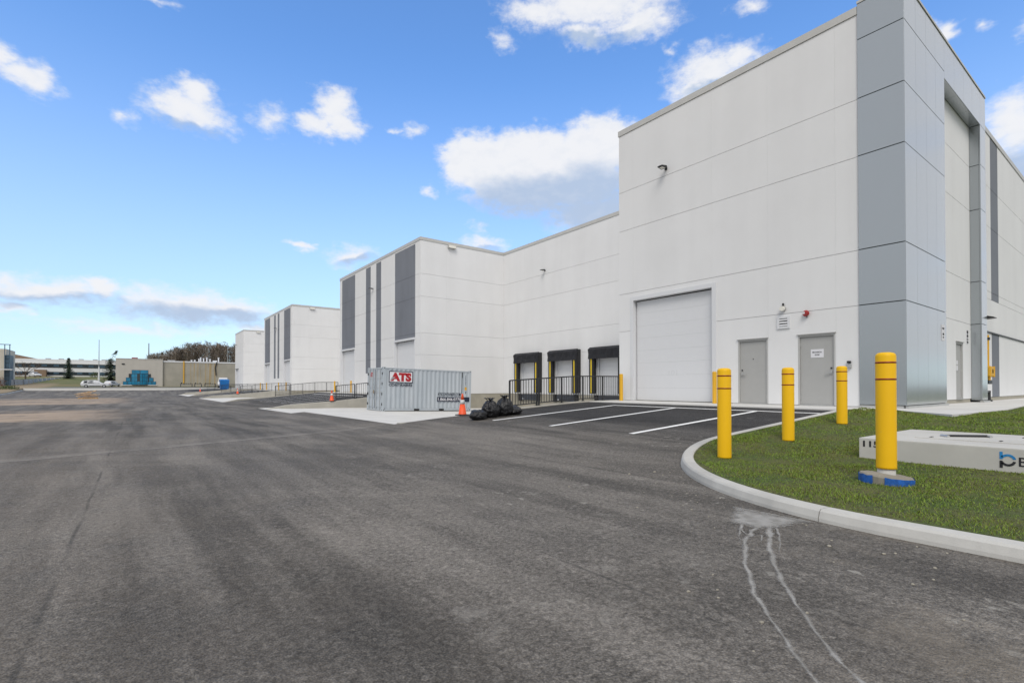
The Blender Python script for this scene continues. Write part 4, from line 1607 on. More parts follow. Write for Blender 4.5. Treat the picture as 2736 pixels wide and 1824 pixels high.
def corrug(y, sgn, x0=.13, x1=5.93, z0=.17, z1=2.50):
    mb = MB()
    per, dep = .278, .036
    xs = []
    x = x0
    n = int((x1 - x0) / per)
    per = (x1 - x0) / n
    for k in range(n):
        a = x0 + k * per
        xs += [(a, 0), (a + per * .27, 0), (a + per * .5, 1), (a + per * .77, 1)]
    xs.append((x1, 0))
    for zz in (z0, z1):
        for a, d in xs:
            mb.v.append((a, y + sgn * dep * d, zz))
    m = len(xs)
    for i in range(m - 1):
        mb.f.append((i, i + 1, m + i + 1, m + i))
    return mb


for y, s in ((.018, 1), (CW - .018, -1)):
    o = corrug(y, s).build('side_wall', 'cont', cr, recalc=False)
corr_end = MB()
for k in range(9):
    a = .12 + k * .245
    corr_end.box(CL - .06, a, .16, CL - .02 if k % 2 else CL - .045, a + .245, 2.46)
corr_end.build('end_wall', 'cont', cr)
MB().box(.1, .05, 2.50, 5.96, CW - .05, 2.55).build('roof', 'cont', cr)
MB().box(.1, .05, .10, 5.96, CW - .05, .16).build('floor', 'black', cr)
for x in (.005, CL - .125):
    for y in (.006, CW - .126):
        MB().box(x, y, .115, x + .12, y + .12, 2.475).build('corner_post', 'cont', cr, bevel=.01)
for x in (0, CL - .178):
    for y in (0, CW - .162):
        for z in (0, CH - .118):
            cc = MB().box(x, y, z, x + .178, y + .162, z + .118).build('corner_casting', 'cont', cr, bevel=.008)
            if y == 0:
                MB().cyl((x + .09, -.002, z + .06), (x + .09, .004, z + .06), .032, 10).build('twist_lock_hole', 'dark', cc)
            if x == 0:
                MB().cyl((-.002, y + .08, z + .06), (.004, y + .08, z + .06), .032, 10).build('twist_lock_hole', 'dark', cc)
for y in (.008, CW - .068):
    MB().box(.178, y, 2.49, CL - .178, y + .06, 2.56).build('top_rail', 'cont', cr)
    br = MB()
    for a, b in ((.178, 2.02), (2.38, 3.72), (4.08, CL - .178)):
        br.box(a, y, .03, b, y + .06, .165)
    br.box(2.02, y, .135, 2.38, y + .06, .165)
    br.box(3.72, y, .135, 4.08, y + .06, .165)
    br = br.build('bottom_rail', 'cont', cr)
    for a in (2.02, 3.72):
        MB().box(a, y + .015, .03, a + .36, y + .05, .135).build('forklift_pocket', 'dark', br)
MB().box(.178, .07, .03, CL - .178, CW - .07, .06).build('cross_members', 'dark', cr)
for x in (.01, CL - .07):
    MB().box(x, .165, 2.48, x + .06, CW - .165, 2.56).build('end_header', 'cont', cr)
    MB().box(x, .165, .02, x + .06, CW - .165, .14).build('end_sill', 'cont', cr)
# doors on the yard end
for k, (y0, y1) in enumerate(((.135, 1.212), (1.228, CW - .135))):
    dl = MB().box(.03, y0, .15, .075, y1, 2.47).build('door', 'cont', cr)
    for j in range(4):
        z = .24 + j * .56
        MB().box(.012, y0 + .08, z, .029, y1 - .08, z + .40).build('door_rib', 'cont', dl, bevel=.006)
    MB().box(.014, y0 - .008, .15, .0295, y0 + .012, 2.47).build('door_gasket', 'navy', dl)
    for yy in (y0 + .26, y1 - .26):
        MB().tube([(-.03, yy, .08), (-.03, yy, 2.54)], .019, 8).build('lock_rod', 'steel', dl)
        for z in (.2, .75, 1.6, 2.4):
            MB().box(-.055, yy - .04, z - .03, .0, yy + .04, z + .03).build('rod_bracket', 'cont', dl)
        MB().box(-.062, yy - .02 if k else yy - .3, 1.09, -.045, yy + .3 if k else yy + .02, 1.12).build('lock_handle', 'steel', dl)
    for z in (.4, 1.0, 1.6, 2.2):
        yy = .06 if k == 0 else CW - .14
        MB().box(-.02, yy, z - .07, .012, yy + .08, z + .07).build('door_hinge', 'black', dl)
text('ATS', .28, .42, 'logored', cr, (.008, 1.98, 2.02), 'X', bold=.05)
MB().box(-.066, 1.15, 1.02, -.062, 1.29, 1.24).build('lock_box', 'dirt', cr)
# lettering on the long side
lb = MB().box(.36, -.006, 1.68, 1.90, .0125, 2.37).build('logo_board', 'paper', cr)
for a in ((.36, 1.68, 1.90, 1.73), (.36, 2.32, 1.90, 2.37), (.36, 1.73, .41, 2.32), (1.85, 1.73, 1.90, 2.32)):
    MB().box(a[0], -.0085, a[1], a[2], -.0065, a[3]).build('logo_border', 'navy', lb)
text('ATS', .52, 1.34, 'logored', lb, (.46, -.0085, 1.765), 'Y', bold=.07)
MB().prism([(.45, 1.80), (.62, 1.88), (.78, 2.03), (.60, 2.02), (.50, 1.93)], 'y', -.0125, -.0105).build('logo_swoosh', 'steel', lb)
text('CONTAINERS', .15, 1.50, 'navy', cr, (.37, .008, 1.47), 'Y', bold=.02)
text('ATSCONTAINERS.COM', .19, 1.66, 'navy', cr, (3.62, .008, .95), 'Y', bold=.012)
pb = MB().box(3.58, -.004, .58, 5.94, .0125, .87).build('phone_board', 'navy', cr)
text('1.866.846.0770', .19, 1.66, 'paper', pb, (3.64, -.006, .63), 'Y', bold=.015)
MB().box(5.34, .004, .90, 5.375, .016, 2.46).build('shadow_gap_strip', 'black', cr)  # black strip laid on for the shadow line of the panel gap
MB().box(5.335, -.004, 2.12, 5.40, .0045, 2.46).build('seam_cap', 'black', cr)
text('ATSU 207416', .055, .62, 'navy', cr, (5.66, .008, 1.65), 'Y', bold=.01, roll=math.pi / 2)
MB().box(5.58, .006, 1.32, 5.72, .014, 1.52).build('warning_sticker', 'pipeyellow', cr)
text('V', .16, .10, 'navy', cr, (5.60, .008, 1.08), 'Y', bold=.03)

# ------------------------------------------------------------------ garbage bags


def bag(x, y, z, sx, sy, sz, label, seed, neck=True, tip=(0, 0)):
    root = thing('garbage_bag', label, 'bag', (x, y, z), rnd.uniform(0, 6), 'black garbage bags beside the kerb')
    bm = bmesh.new()
    bmesh.ops.create_icosphere(bm, subdivisions=5, radius=1)
    for v in bm.verts:
        d = v.co.normalized()
        a = math.atan2(d.y, d.x)
        rr = 1 + .16 * mnoise.noise(d * 1.6 + Vector((seed, 0, 0))) + .10 * mnoise.noise(d * 3.7 + Vector((0, seed, 0)))
        rr += .05 * (1 - abs(mnoise.noise(d * 6 + Vector((seed, seed, 0)))) * 2)
        if neck:
            up = max(0, d.z)
            rr *= 1 - .12 * up + .05 * up * math.sin(a * 9 + seed)
        q = d * rr
        q.x *= sx; q.y *= sy; q.z *= sz
        q.z = q.z + sz * .82
        if q.z < 0:
            q.z *= .08
        q.x += tip[0] * max(0, q.z); q.y += tip[1] * max(0, q.z)
        v.co = q
    me = bpy.data.meshes.new('body')
    bm.to_mesh(me); bm.free()
    for p in me.polygons:
        p.use_smooth = True
    me.materials.append(MT['bag'])
    link('body', me, root)
    if neck:
        top = Vector((tip[0] * sz * 1.5, tip[1] * sz * 1.5, sz * 1.52))
        rr_ = random.Random(int(seed * 10))
        mb = MB()
        n, m = 7, 5
        for lobe in range(4):          # loose gathered flaps above the tie
            a0 = seed + lobe * 1.6 + rr_.uniform(-.4, .4)
            L = rr_.uniform(.09, .17)
            b = len(mb.v)
            for i in range(n):
                f = i / (n - 1)
                for j in range(m):
                    g = j / (m - 1) - .5
                    a = a0 + g * (.5 + .9 * f)
                    r_ = .03 + L * f
                    zz = .17 * math.sin(f * 1.9) + .03 * math.sin(j * 2.6 + lobe + f * 4) * f - .03
                    mb.v.append((top.x + r_ * math.cos(a), top.y + r_ * math.sin(a), top.z + zz))
            for i in range(n - 1):
                for j in range(m - 1):
                    q = b + i * m + j
                    mb.f.append((q, q + 1, q + m + 1, q + m))
        mb.build('tied_neck', 'bag', root, recalc=False, smooth=True)
    return root


def lz(x, y):
    return lot_z(x, y)


bag(8.2, 12.62, lz(8.2, 12.6), .30, .24, .17, 'small crumpled black garbage bag lying nearest the traffic cone', 2.2, neck=False)
bag(8.78, 12.80, lz(8.78, 12.8), .26, .26, .30, 'upright tied black garbage bag, left of the two standing ones', 5.1, tip=(.05, .1))
bag(9.28, 12.86, lz(9.28, 12.86), .27, .26, .33, 'largest upright black garbage bag with its open neck bent over', 8.7, tip=(.1, 0))
bag(9.72, 12.88, lz(9.72, 12.88), .30, .22, .15, 'flat black garbage bag lying at the foot of the railing', 11.3, neck=False)

# ------------------------------------------------------------------ dried slurry and loose stones by the kerb


COVER = []


def ribbon(mb, pts, w0, w1, c0=1.0, c1=.5):
    P = [Vector(p) for p in pts]
    out = []
    for a, b in zip(P[:-1], P[1:]):
        m = max(3, int((b - a).length / .03))
        out += [a.lerp(b, t / m) for t in range(m)]
    out.append(P[-1])
    n = len(out)
    b0 = len(mb.v)
    for i, p in enumerate(out):
        t = (out[min(i + 2, n - 1)] - out[max(i - 2, 0)]).normalized()
        nr = Vector((-t.y, t.x))
        f = i / n
        w = (w0 + (w1 - w0) * f) * (1.2 + .9 * mnoise.noise((p.x * 11, p.y * 11, w0 * 50)))
        j = .016 * mnoise.noise((p.x * 6, p.y * 6, 4))
        for s in (-1, 0, 1):
            q = p + nr * (w * 1.5 * s + j)
            mb.v.append((q.x, q.y, lot_z(q.x, q.y) + .006))
            COVER.append((c0 + (c1 - c0) * f) * (s == 0))
    for i in range(n - 1):
        for e in (0, 1):
            a = b0 + 3 * i + e
            mb.f.append((a, a + 1, a + 4, a + 3))


S = [[(4.17, 2.13), (4.03, 2.1), (3.71, 2.0), (3.25, 1.75), (2.82, 1.47), (2.68, 1.34), (2.49, 1.17), (2.31, 1.01), (2.18, 0.89), (2.0, 0.72), (1.6, .35)],
     [(4.27, 2.09), (3.65, 1.78), (3.25, 1.54), (2.86, 1.26), (2.62, 1.06), (2.41, 0.87), (2.28, 0.74), (2.1, 0.58), (1.7, .2)],
     [(4.24, 2.01), (3.76, 1.75), (3.64, 1.71), (3.36, 1.5), (3.21, 1.38)], [(4.13, 2.26), (3.77, 2.08), (3.46, 1.87)], [(4.0, 2.2), (3.75, 1.95)], [(3.95, 2.0), (3.7, 1.86)]]
mb = MB()
for k, p in enumerate(S):
    ribbon(mb, p, .026 if k < 2 else .017, .012 if k < 2 else .006, 1.15, .75 if k < 2 else .3)
pool = [(4.655, 2.62), (4.66, 2.34), (4.655, 1.9), (4.45, 1.92), (4.3, 1.93), (4.12, 1.95), (3.98, 2.06), (4.04, 2.2), (4.0, 2.34), (4.18, 2.46), (4.40, 2.56)]
pc = Vector((4.42, 2.22))
b0 = len(mb.v)
for f, cv in ((1.0, 0.0), (.8, .55), (.5, .95)):
    for x, y in pool:
        q = pc.lerp(Vector((x, y)), f)
        mb.v.append((q.x, q.y, lot_z(q.x, q.y) + .0085)); COVER.append(cv if x < 4.6 else max(cv, .7))
mb.v.append((pc.x, pc.y, lot_z(*pc) + .0085)); COVER.append(1.0)
m = len(pool)
for r_ in range(2):
    for i in range(m):
        mb.f.append((b0 + r_ * m + i, b0 + r_ * m + (i + 1) % m, b0 + (r_ + 1) * m + (i + 1) % m, b0 + (r_ + 1) * m + i))
for i in range(m):
    mb.f.append((b0 + 2 * m + i, b0 + 2 * m + (i + 1) % m, b0 + 3 * m))
o = mb.build('slurry_stain', 'slurry', recalc=False)
o.data.attributes.new('cover', 'FLOAT', 'POINT').data.foreach_set('value', COVER)
tag(o, 'pale dried cement slurry running from the kerb in thin branching streams', 'stain', kind='stuff')

mb = MB()
rs = random.Random(11)
for k in range(85):
    if k < 62:
        a = rs.uniform(-.1, 1.5)
        d = ISL_R + .08 + abs(rs.gauss(0, .7))
        x, y = ISL_C[0] - d * math.cos(a), ISL_C[1] + d * math.sin(a)
    else:
        x, y = rs.uniform(2.2, 4.5), rs.uniform(.4, 2.0)
    r = rs.uniform(.004, .011) * (1.6 if k % 9 == 0 else 1)
    z = lot_z(x, y)
    vs, n = [], 6
    for zz, f in ((0, .9), (.5, 1.0), (.9, .55)):
        for i in range(n):
            t = 2 * math.pi * i / n + k
            vs.append((x + r * f * math.cos(t) * rs.uniform(.8, 1.25) * 1.3, y + r * f * math.sin(t) * rs.uniform(.8, 1.25), z - .002 + r * zz))
    fs = [(j * n + i, j * n + (i + 1) % n, (j + 1) * n + (i + 1) % n, (j + 1) * n + i) for j in range(2) for i in range(n)] + [tuple(2 * n + i for i in range(n))]
    mb.add(vs, fs)
tag(mb.build('loose_stones', 'stone'), 'scattered pale stone chips on the asphalt along the kerb', 'stones', kind='stuff')

# ------------------------------------------------------------------ pile of broken pallet wood in the yard
wp = thing('wood_pile', 'heap of broken pallet boards and plywood lying in the far yard', 'wood pile', (-4.7, 80.5, road_z(80.5)))
rw = random.Random(5)
for k in range(3):
    MB().box(-.9, -.5 + k * .45, 0, .9, -.4 + k * .45, .1).build('pallet_bearer', 'wood', wp)
for k in range(6):
    MB().box(-.95 + k * .34, -.6, .102, -.72 + k * .34, .6, .127).build('pallet_board', 'wood', wp)
for k in range(14):
    L = rw.uniform(.9, 2.0)
    a = rw.uniform(-.6, .6)
    cx, cy = rw.uniform(-.5, .5), rw.uniform(-.4, .4)
    z = .14 + k * .04
    w = rw.uniform(.05, .2)
    tl = rw.uniform(-.1, .35)
    c, s_ = math.cos(a) * L / 2, math.sin(a) * L / 2
    nx_, ny_ = -math.sin(a) * w, math.cos(a) * w
    q = [(cx - c - nx_, cy - s_ - ny_), (cx + c - nx_, cy + s_ - ny_), (cx + c + nx_, cy + s_ + ny_), (cx - c + nx_, cy - s_ + ny_)]
    hh = [z, z + tl + .05, z + tl + .05, z]
    MB().hexa([(p[0], p[1], h) for p, h in zip(q, hh)], [(p[0], p[1], h + .025) for p, h in zip(q, hh)]).build('board', 'wood', wp)

# ------------------------------------------------------------------ vehicles


def car(label, loc, rz, kind='suv', name='parked_car', paint='carwhite', s=1.0):
    root = thing(name, label, 'car', loc, rz, 'parked vehicles')
    # stations along x (rear to front): x, half width, z low, z belt, z roof, half roof width
    if kind == 'suv':
        st = [(-2.55, .80, .45, .95, 1.00, .70), (-2.45, .90, .35, 1.0, 1.20, .70), (-2.15, .95, .30, 1.02, 1.58, .66), (-1.2, .97, .28, 1.0, 1.69, .68), (0, .97, .28, .98, 1.70, .68), (.55, .97, .28, .97, 1.60, .67),
              (1.15, .96, .28, .97, 1.12, .78), (1.4, .96, .28, .96, 1.0, .80), (2.3, .93, .30, .86, .90, .78), (2.55, .85, .38, .74, .78, .70), (2.62, .70, .45, .62, .66, .55)]
        g = (2, 6)
    else:
        st = [(-2.5, .90, .45, 1.1, 2.0, .78), (-2.4, .98, .35, 1.1, 2.15, .80), (-1.0, 1.0, .32, 1.1, 2.2, .82), (1.0, 1.0, .32, 1.1, 2.18, .82), (1.5, 1.0, .32, 1.1, 1.9, .80), (2.1, .98, .32, 1.1, 1.2, .82),
              (2.6, .92, .36, .95, 1.0, .78), (2.75, .8, .42, .75, .8, .7)]
        g = (1, 5)
    mb = MB()
    for x, w, zl, zb, zr, rw_ in st:
        half = [(w * .9, zl), (w, zl + .2), (w, zb - .15), (w * .985, zb), ((w + rw_) / 2, (zb + zr) / 2), (rw_, zr - .04), (rw_ * .85, zr)]
        ring = half + [(-a, b) for a, b in reversed(half)]
        mb.v += [(x * s, a * s, b * s) for a, b in ring]
    k = 14
    for i in range(len(st) - 1):
        for j in range(k):
            mb.f.append((i * k + j, i * k + (j + 1) % k, (i + 1) * k + (j + 1) % k, (i + 1) * k + j))
    mb.f += [tuple(range(k)), tuple((len(st) - 1) * k + j for j in range(k - 1, -1, -1))]
    mb.build('body', paint, root, smooth=False)
    for sd in (-1, 1):
        spans = [(0, .46), (.5, .97)]
        x0, x1 = st[g[0]][0], st[g[1] - 1][0]
        for a, b in ((x0 + .15, x0 + .8), (x0 + .86, x0 + 1.75), (x0 + 1.81, x1 + .25)):
            mb = MB()

            def at(x, t):
                w = interp(x, [(q[0], q[1] * .985) for q in st]); r_ = interp(x, [(q[0], q[5]) for q in st])
                zb = interp(x, [(q[0], q[3]) for q in st]); zr = interp(x, [(q[0], q[4]) for q in st]) - .04
                return (x * s, sd * (w + (r_ - w) * t + .012) * s, (zb + (zr - zb) * t) * s)
            q = [at(a, .02), at(b, .02), at(b, .9), at(a, .9)]
            mb.add(q + [(p[0], p[1] - sd * .03, p[2]) for p in q], [(0, 1, 2, 3), (4, 7, 6, 5), (0, 4, 5, 1), (1, 5, 6, 2), (2, 6, 7, 3), (3, 7, 4, 0)])
            mb.build('side_window', 'carglass', root)
        for x in (st[0][0] * .62, st[-1][0] * .60):
            wz = .35
            ty = MB().cyl((x * s, sd * .74 * s, wz * s), (x * s, sd * .985 * s, wz * s), wz * s, 18).build('wheel', 'tyre', root, bevel=.03)
            MB().cyl((x * s, sd * .985 * s, wz * s), (x * s, sd * .995 * s, wz * s), .22 * s, 14).build('rim', 'steel', ty)
        MB().box(st[0][0] * s - .02, sd * .62 * s - .12, .8 * s, st[0][0] * s + .1, sd * .62 * s + .12, 1.0 * s).build('tail_light', 'redtape', root)
        MB().box(st[-2][0] * s - .12, sd * .62 * s - .14, .62 * s, st[-2][0] * s + .06, sd * .62 * s + .14, .74 * s).build('headlight', 'lens', root)
    mb = MB()
    a, b = (st[5], st[6]) if kind == 'suv' else (st[4], st[5])
    q = [(a[0] + .06, -a[5] * .9, a[4] - .06), (a[0] + .06, a[5] * .9, a[4] - .06), (b[0] - .05, b[5] * .92, b[4] + .03), (b[0] - .05, -b[5] * .92, b[4] + .03)]
    mb.add([(p[0] * s + .01, p[1] * s, p[2] * s + .015) for p in q] + [(p[0] * s - .02, p[1] * s, p[2] * s - .03) for p in q], [(0, 1, 2, 3), (7, 6, 5, 4), (0, 4, 5, 1), (1, 5, 6, 2), (2, 6, 7, 3), (3, 7, 4, 0)])
    mb.build('windscreen', 'carglass', root)
    MB().box(st[0][0] * s - .03, -.8 * s, .38 * s, st[0][0] * s + .2, .8 * s, .58 * s).build('rear_bumper', 'black', root)
    MB().box(-1.0 * s, -.985 * s, .27 * s, 1.0 * s, .985 * s, .40 * s).build('side_skirt', 'black', root)
    return root


car('white sport utility vehicle parked side-on beyond the far kerb', (-7.5, 149.2, terr_z(-7.5, 149.2)), R(0))
car('white car partly hidden behind the nose of the parked white utility vehicle', (-4.75, 158.0, terr_z(-5, 158)), R(65), s=.85)
car('small white car parked far off in front of the two-storey office', (-26.2, 222, terr_z(-26, 222)), R(-60), s=.9)
car('white van half hidden behind the blue bin at the stained wall', (17.9, 147.5, terr_z(17, 147)), R(-100), kind='van', name='parked_van', s=1.15)

# blue bin
bn = thing('waste_bin', 'tall blue bin standing by the railing of the farthest ramp', 'bin', (14.2, 115.6, lot_z(14.2, 115.6)))
MB().hexa([(-.7, -.6, 0), (.7, -.6, 0), (.7, .6, 0), (-.7, .6, 0)], [(-.8, -.7, 1.75), (.8, -.7, 1.75), (.8, .7, 1.75), (-.8, .7, 1.75)]).build('bin_body', 'bluepaint', bn, bevel=.03)
MB().hexa([(-.84, -.74, 1.75), (.84, -.74, 1.75), (.84, .74, 1.75), (-.84, .74, 1.75)], [(-.8, -.6, 1.95), (.8, -.6, 1.95), (.7, .74, 2.05), (-.7, .74, 2.05)]).build('lid', 'bluepaint', bn)
MB().box(-.78, -.71, 1.0, .78, -.66, 1.08).build('rib', 'bluepaint', bn)

# ------------------------------------------------------------------ tan building with the stepped window
tb = thing('tan_building', 'tan stucco building with a stepped blue glass window beyond the yard', 'building', (5, 166, 1.0))


def px(p):
    return -4.2 + (p - 308.7) * .0776


TW = [(px(350.6), px(394.7), 4.37, 5.35), (px(342.6), px(402), 3.40, 4.37), (px(335.4), px(409.2), 2.40, 3.40), (px(327.5), px(416.4), 1.50, 2.40)]
MB().box(-4.2, 162.05, .6, 5.6, 175, 8.15).build('wall', 'tan', tb, world=True)
MB().box(-4.25, 161.99, 8.15, 5.65, 175.05, 8.3).build('parapet_cap', 'coping', tb, world=True)
MB().box(5.6, 162.6, .6, 30, 175, 7.6).build('stained_wall', 'rust', tb, world=True)
MB().box(5.66, 162.5, 7.6, 30.05, 175.05, 7.95).build('parapet_cap', 'trim', tb, world=True)
for k, (x0, x1, z0, z1) in enumerate(TW):
    fr = MB().box(x0, 161.93, z0, x1, 162.04, z1).build('window', 'carglass', tb, world=True)
    n = (2, 4, 6, 8)[k]
    for i in range(n):
        a, b = x0 + (x1 - x0) * i / n, x0 + (x1 - x0) * (i + 1) / n
        if k and n // 2 - 2 <= i <= n // 2 + 1 and n > 2:
            continue
        MB().box(a + .06, 161.90, z0 + .07, b - .06, 161.925, z1 - .07).build('pane', 'glassblue', fr, world=True)
bwm = MB()
n = 10
xc, hw = (TW[1][0] + TW[1][1]) / 2, 1.75
pts_b = [(xc + hw * math.cos(math.pi - math.pi * i / n), 161.93 - .9 * math.sin(math.pi * i / n)) for i in range(n + 1)]
bwm.prism(pts_b, 'z', 1.5, 4.37)
bow = bwm.build('bow_window', 'carglass', tb, world=True)
for j, (z0, z1) in enumerate(((1.56, 2.36), (2.46, 3.36), (3.46, 4.32))):
    for i in range(n):
        p, q = Vector(pts_b[i]), Vector(pts_b[i + 1])
        d = (q - p); nn = Vector((d.y, -d.x)).normalized() * .02
        a, b = p + d * .06 + nn, q - d * .06 + nn
        if i == 4 and j:
            continue
        MB().hexa([(a.x, a.y, z0), (b.x, b.y, z0), (b.x - nn.x, b.y - nn.y, z0), (a.x - nn.x, a.y - nn.y, z0)], [(a.x, a.y, z1), (b.x, b.y, z1), (b.x - nn.x, b.y - nn.y, z1), (a.x - nn.x, a.y - nn.y, z1)]).build('pane', 'glassblue', bow, world=True)
MB().box(-3.0, 161.7, 1.32, 4.35, 162.04, 1.5).build('window_sill', 'trim', tb, world=True)
MB().box(-3.0, 161.9, 6.72, -2.4, 162.04, 7.0).build('wall_lamp', 'black', tb, world=True)
MB().box(-1.0, 166, 8.25, .3, 168, 8.75).build('rooftop_unit', 'redtape', tb, world=True)
MB().cyl((10.33, 162.45, 1.9), (10.33, 162.45, 8.0), .13, 8).build('yellow_pipe', 'pipeyellow', tb, world=True)
MB().tube([(17.9, 162.4, 4.2), (17.7, 162.4, 6.4), (18.1, 162.4, 7.95)], .13, 8).build('black_duct', 'black', tb, world=True)
for x, h in ((14.2, .7), (14.6, 1.1), (15.3, .9), (16.1, 1.15), (16.9, .7), (19.0, 1.2), (13.2, .35), (12.4, .3)):
    v = MB().cyl((x, 167, 7.5), (x, 167, 8.1 + h), .16, 8).build('roof_vent', 'trim', tb, world=True)
    MB().cyl((x, 167, 8.1 + h), (x, 167, 8.22 + h), .25, 8).build('vent_cap', 'trim', tb, world=True)
MB().box(17.6, 166.5, 7.5, 18.6, 167.5, 8.5).build('rooftop_unit', 'trim', tb, world=True)
MB().box(6.9, 167, 8.2, 8.6, 168, 8.35).build('skylight', 'steel', tb, world=True)

for k, (xa, xb, w) in enumerate(((9.1, 11.9, 'leftmost'), (12.2, 14.0, 'middle'), (14.5, 17.2, 'rightmost'))):
    yy = 156
    zz = terr_z(xa, yy)
    t = thing('slatted_rack', '%s of three low dark slatted racks along the stained wall' % w, 'rack', ((xa + xb) / 2, yy, zz), group='racks along the stained wall')
    h = (xb - xa) / 2
    for i in range(4):
        MB().box(-h, -.6 + i * .32, .72, h, -.38 + i * .32, .78).build('slat', 'black', t)
    for sx in (-1, 1):
        for sy in (-.5, .5):
            MB().box(sx * (h - .15) - .05, sy - .05, 0, sx * (h - .15) + .05, sy + .05, .72).build('leg', 'black', t)
    MB().box(-h, -1.0, .40, h, -.75, .45).build('bench_board', 'greyblock', t)
    for i in range(int(h * 4)):
        MB().box(-h + .2 + i * .5, -.3, .781, -h + .45 + i * .5, .3, .781 + rnd.uniform(.1, .35)).build('stacked_item', 'black', t)

# ------------------------------------------------------------------ two-storey office and neighbours
of = thing('office_building', 'long pale two-storey office with dark ribbon windows far behind the yard', 'building', (-24, 245, 4.3))
OY = 240
MB().box(-40, OY, 3.5, -4, OY + 20, 10.6).build('wall', 'trim', of, world=True)
for z0, z1, nm in ((6.0 - .9, 6.25, 0), (7.75, 9.05, 1)):
    fr = MB().box(-39.5, OY - .12, z0 + .0, -4.5, OY - .005, z1).build('ribbon_window', 'glassdark', of, world=True)
    n = 22
    for i in range(n):
        a = -39.4 + 34.8 * i / n
        MB().box(a + .07, OY - .16, z0 + .1 + (.3 if i % 3 else .1), a + 34.8 / n - .07, OY - .125, z1 - .1).build('pane', 'glassdark' if i % 2 else 'steelblue', fr, world=True)
MB().box(-40.2, OY - .5, 9.1, -3.8, OY - .13, 9.4).build('fascia', 'trim', of, world=True)
MB().hexa([(-40.2, OY - .13, 9.42), (-3.8, OY - .13, 9.42), (-3.8, OY + 20, 9.42), (-40.2, OY + 20, 9.42)], [(-40.2, OY + .9, 10.75), (-3.8, OY + .9, 10.75), (-3.8, OY + 20, 10.75), (-40.2, OY + 20, 10.75)]).build('mansard', 'coping', of, world=True)
for x in (-26, -22.5, -17, -13, -10.5):
    MB().box(x, OY + 3, 10.7, x + 1.3, OY + 5, 11.15).build('rooftop_unit', 'greyblock', of, world=True)
MB().box(-28.2, OY - 3, 3.8, -25.2, OY - .13, 6.9).build('entrance_porch', 'brownroof', of, world=True)

bh = thing('brown_roofed_hall', 'brown sloping roof rising behind the left end of the office', 'building', (-40, 275, 4.8))
MB().box(-70, 262, 4.5, -24, 285, 11.0).build('wall', 'cream', bh, world=True)
MB().prism([(-70, 14.6), (-38.5, 13.6), (-29.5, 11.4), (-24, 11.2), (-24, 11.0), (-70, 11.0)], 'y', 261.5, 285.5).build('roof', 'brownroof', bh, world=True)

cbw = thing('cream_building', 'cream building with a blue glazed corner frame at the far left edge', 'building', (-33, 172, 1.0))
MB().box(-48, 168.8, .8, -25.0, 180, 10.1).build('wall', 'cream', cbw, world=True)
gl = MB().box(-25.0, 167.6, .8, -24.15, 172, 8.6).build('glazed_corner', 'steelblue', cbw, world=True)
for i in range(7):
    MB().box(-25.02, 167.56, 1.6 + i, -24.13, 167.6, 1.7 + i).build('mullion', 'glassdark', gl, world=True)
for x in (-25.1, -24.25):
    MB().box(x, 167.3, .8, x + .14, 167.5, 11.0).build('frame_column', 'steelblue', cbw, world=True)
MB().box(-40, 167.3, 11.0, -24.0, 167.5, 11.15).build('frame_beam', 'steelblue', cbw, world=True)
MB().box(-31, 165.5, 5.0, -23.5, 167.25, 5.2).build('canopy', 'trim', cbw, world=True)

# block retaining wall stepping up the bank
bwl = thing('block_wall', 'grey concrete block wall stepping along the bank on the left', 'wall', (-23, 175, 1.2))
P0 = [(-29.0, 160.5, 1.3, 2.5), (-22.6, 172.5, 1.5, 2.85), (-18.1, 219.0, 2.85, 4.1), (-15.6, 211.5, 2.3, 3.5)]
for (xa, ya, ba, ta), (xb, yb_, bb, tb_), n in zip(P0[:-1], P0[1:], (5, 11, 3)):
    for i in range(n):
        t0, t1 = i / n, (i + 1) / n - .02
        tt = (i + .5) / n
        A = Vector((xa + (xb - xa) * t0, ya + (yb_ - ya) * t0)); B = Vector((xa + (xb - xa) * t1, ya + (yb_ - ya) * t1))
        d = (B - A).normalized(); nn = Vector((d.y, -d.x)) * .3
        zb, zt_ = ba + (bb - ba) * tt, ta + (tb_ - ta) * tt
        for lo, hi, k in ((zb - .8, (zb + zt_) / 2 - .01, 1.0), ((zb + zt_) / 2 + .01, zt_, .8)):
            MB().hexa([(A.x + nn.x * k, A.y + nn.y * k, lo), (B.x + nn.x * k, B.y + nn.y * k, lo), (B.x - nn.x, B.y - nn.y, lo), (A.x - nn.x, A.y - nn.y, lo)],
                      [(A.x + nn.x * k, A.y + nn.y * k, hi), (B.x + nn.x * k, B.y + nn.y * k, hi), (B.x - nn.x, B.y - nn.y, hi), (A.x - nn.x, A.y - nn.y, hi)]).build('block', 'greyblock', bwl, world=True)

# ------------------------------------------------------------------ poles


def pole(name, label, x, y, z, h, r, mat, basew=0.0, arm=None):
    root = thing(name, label, 'pole', (x, y, z))
    MB().cyl((0, 0, -.2), (0, 0, h), r, 8, r * .55).build('shaft', mat, root)
    if basew:
        MB().cyl((0, 0, -.2), (0, 0, h * .34), basew, 10, basew * .6).build('lower_sleeve', 'trim', root)
    if arm:
        MB().tube([(0, 0, h - .1), (arm, 0, h + .3)], .07, 6).build('arm', mat, root)
        MB().box(arm - .1, -.2, h + .2, arm + .9, .2, h + .42).build('lamp_head', mat, root)


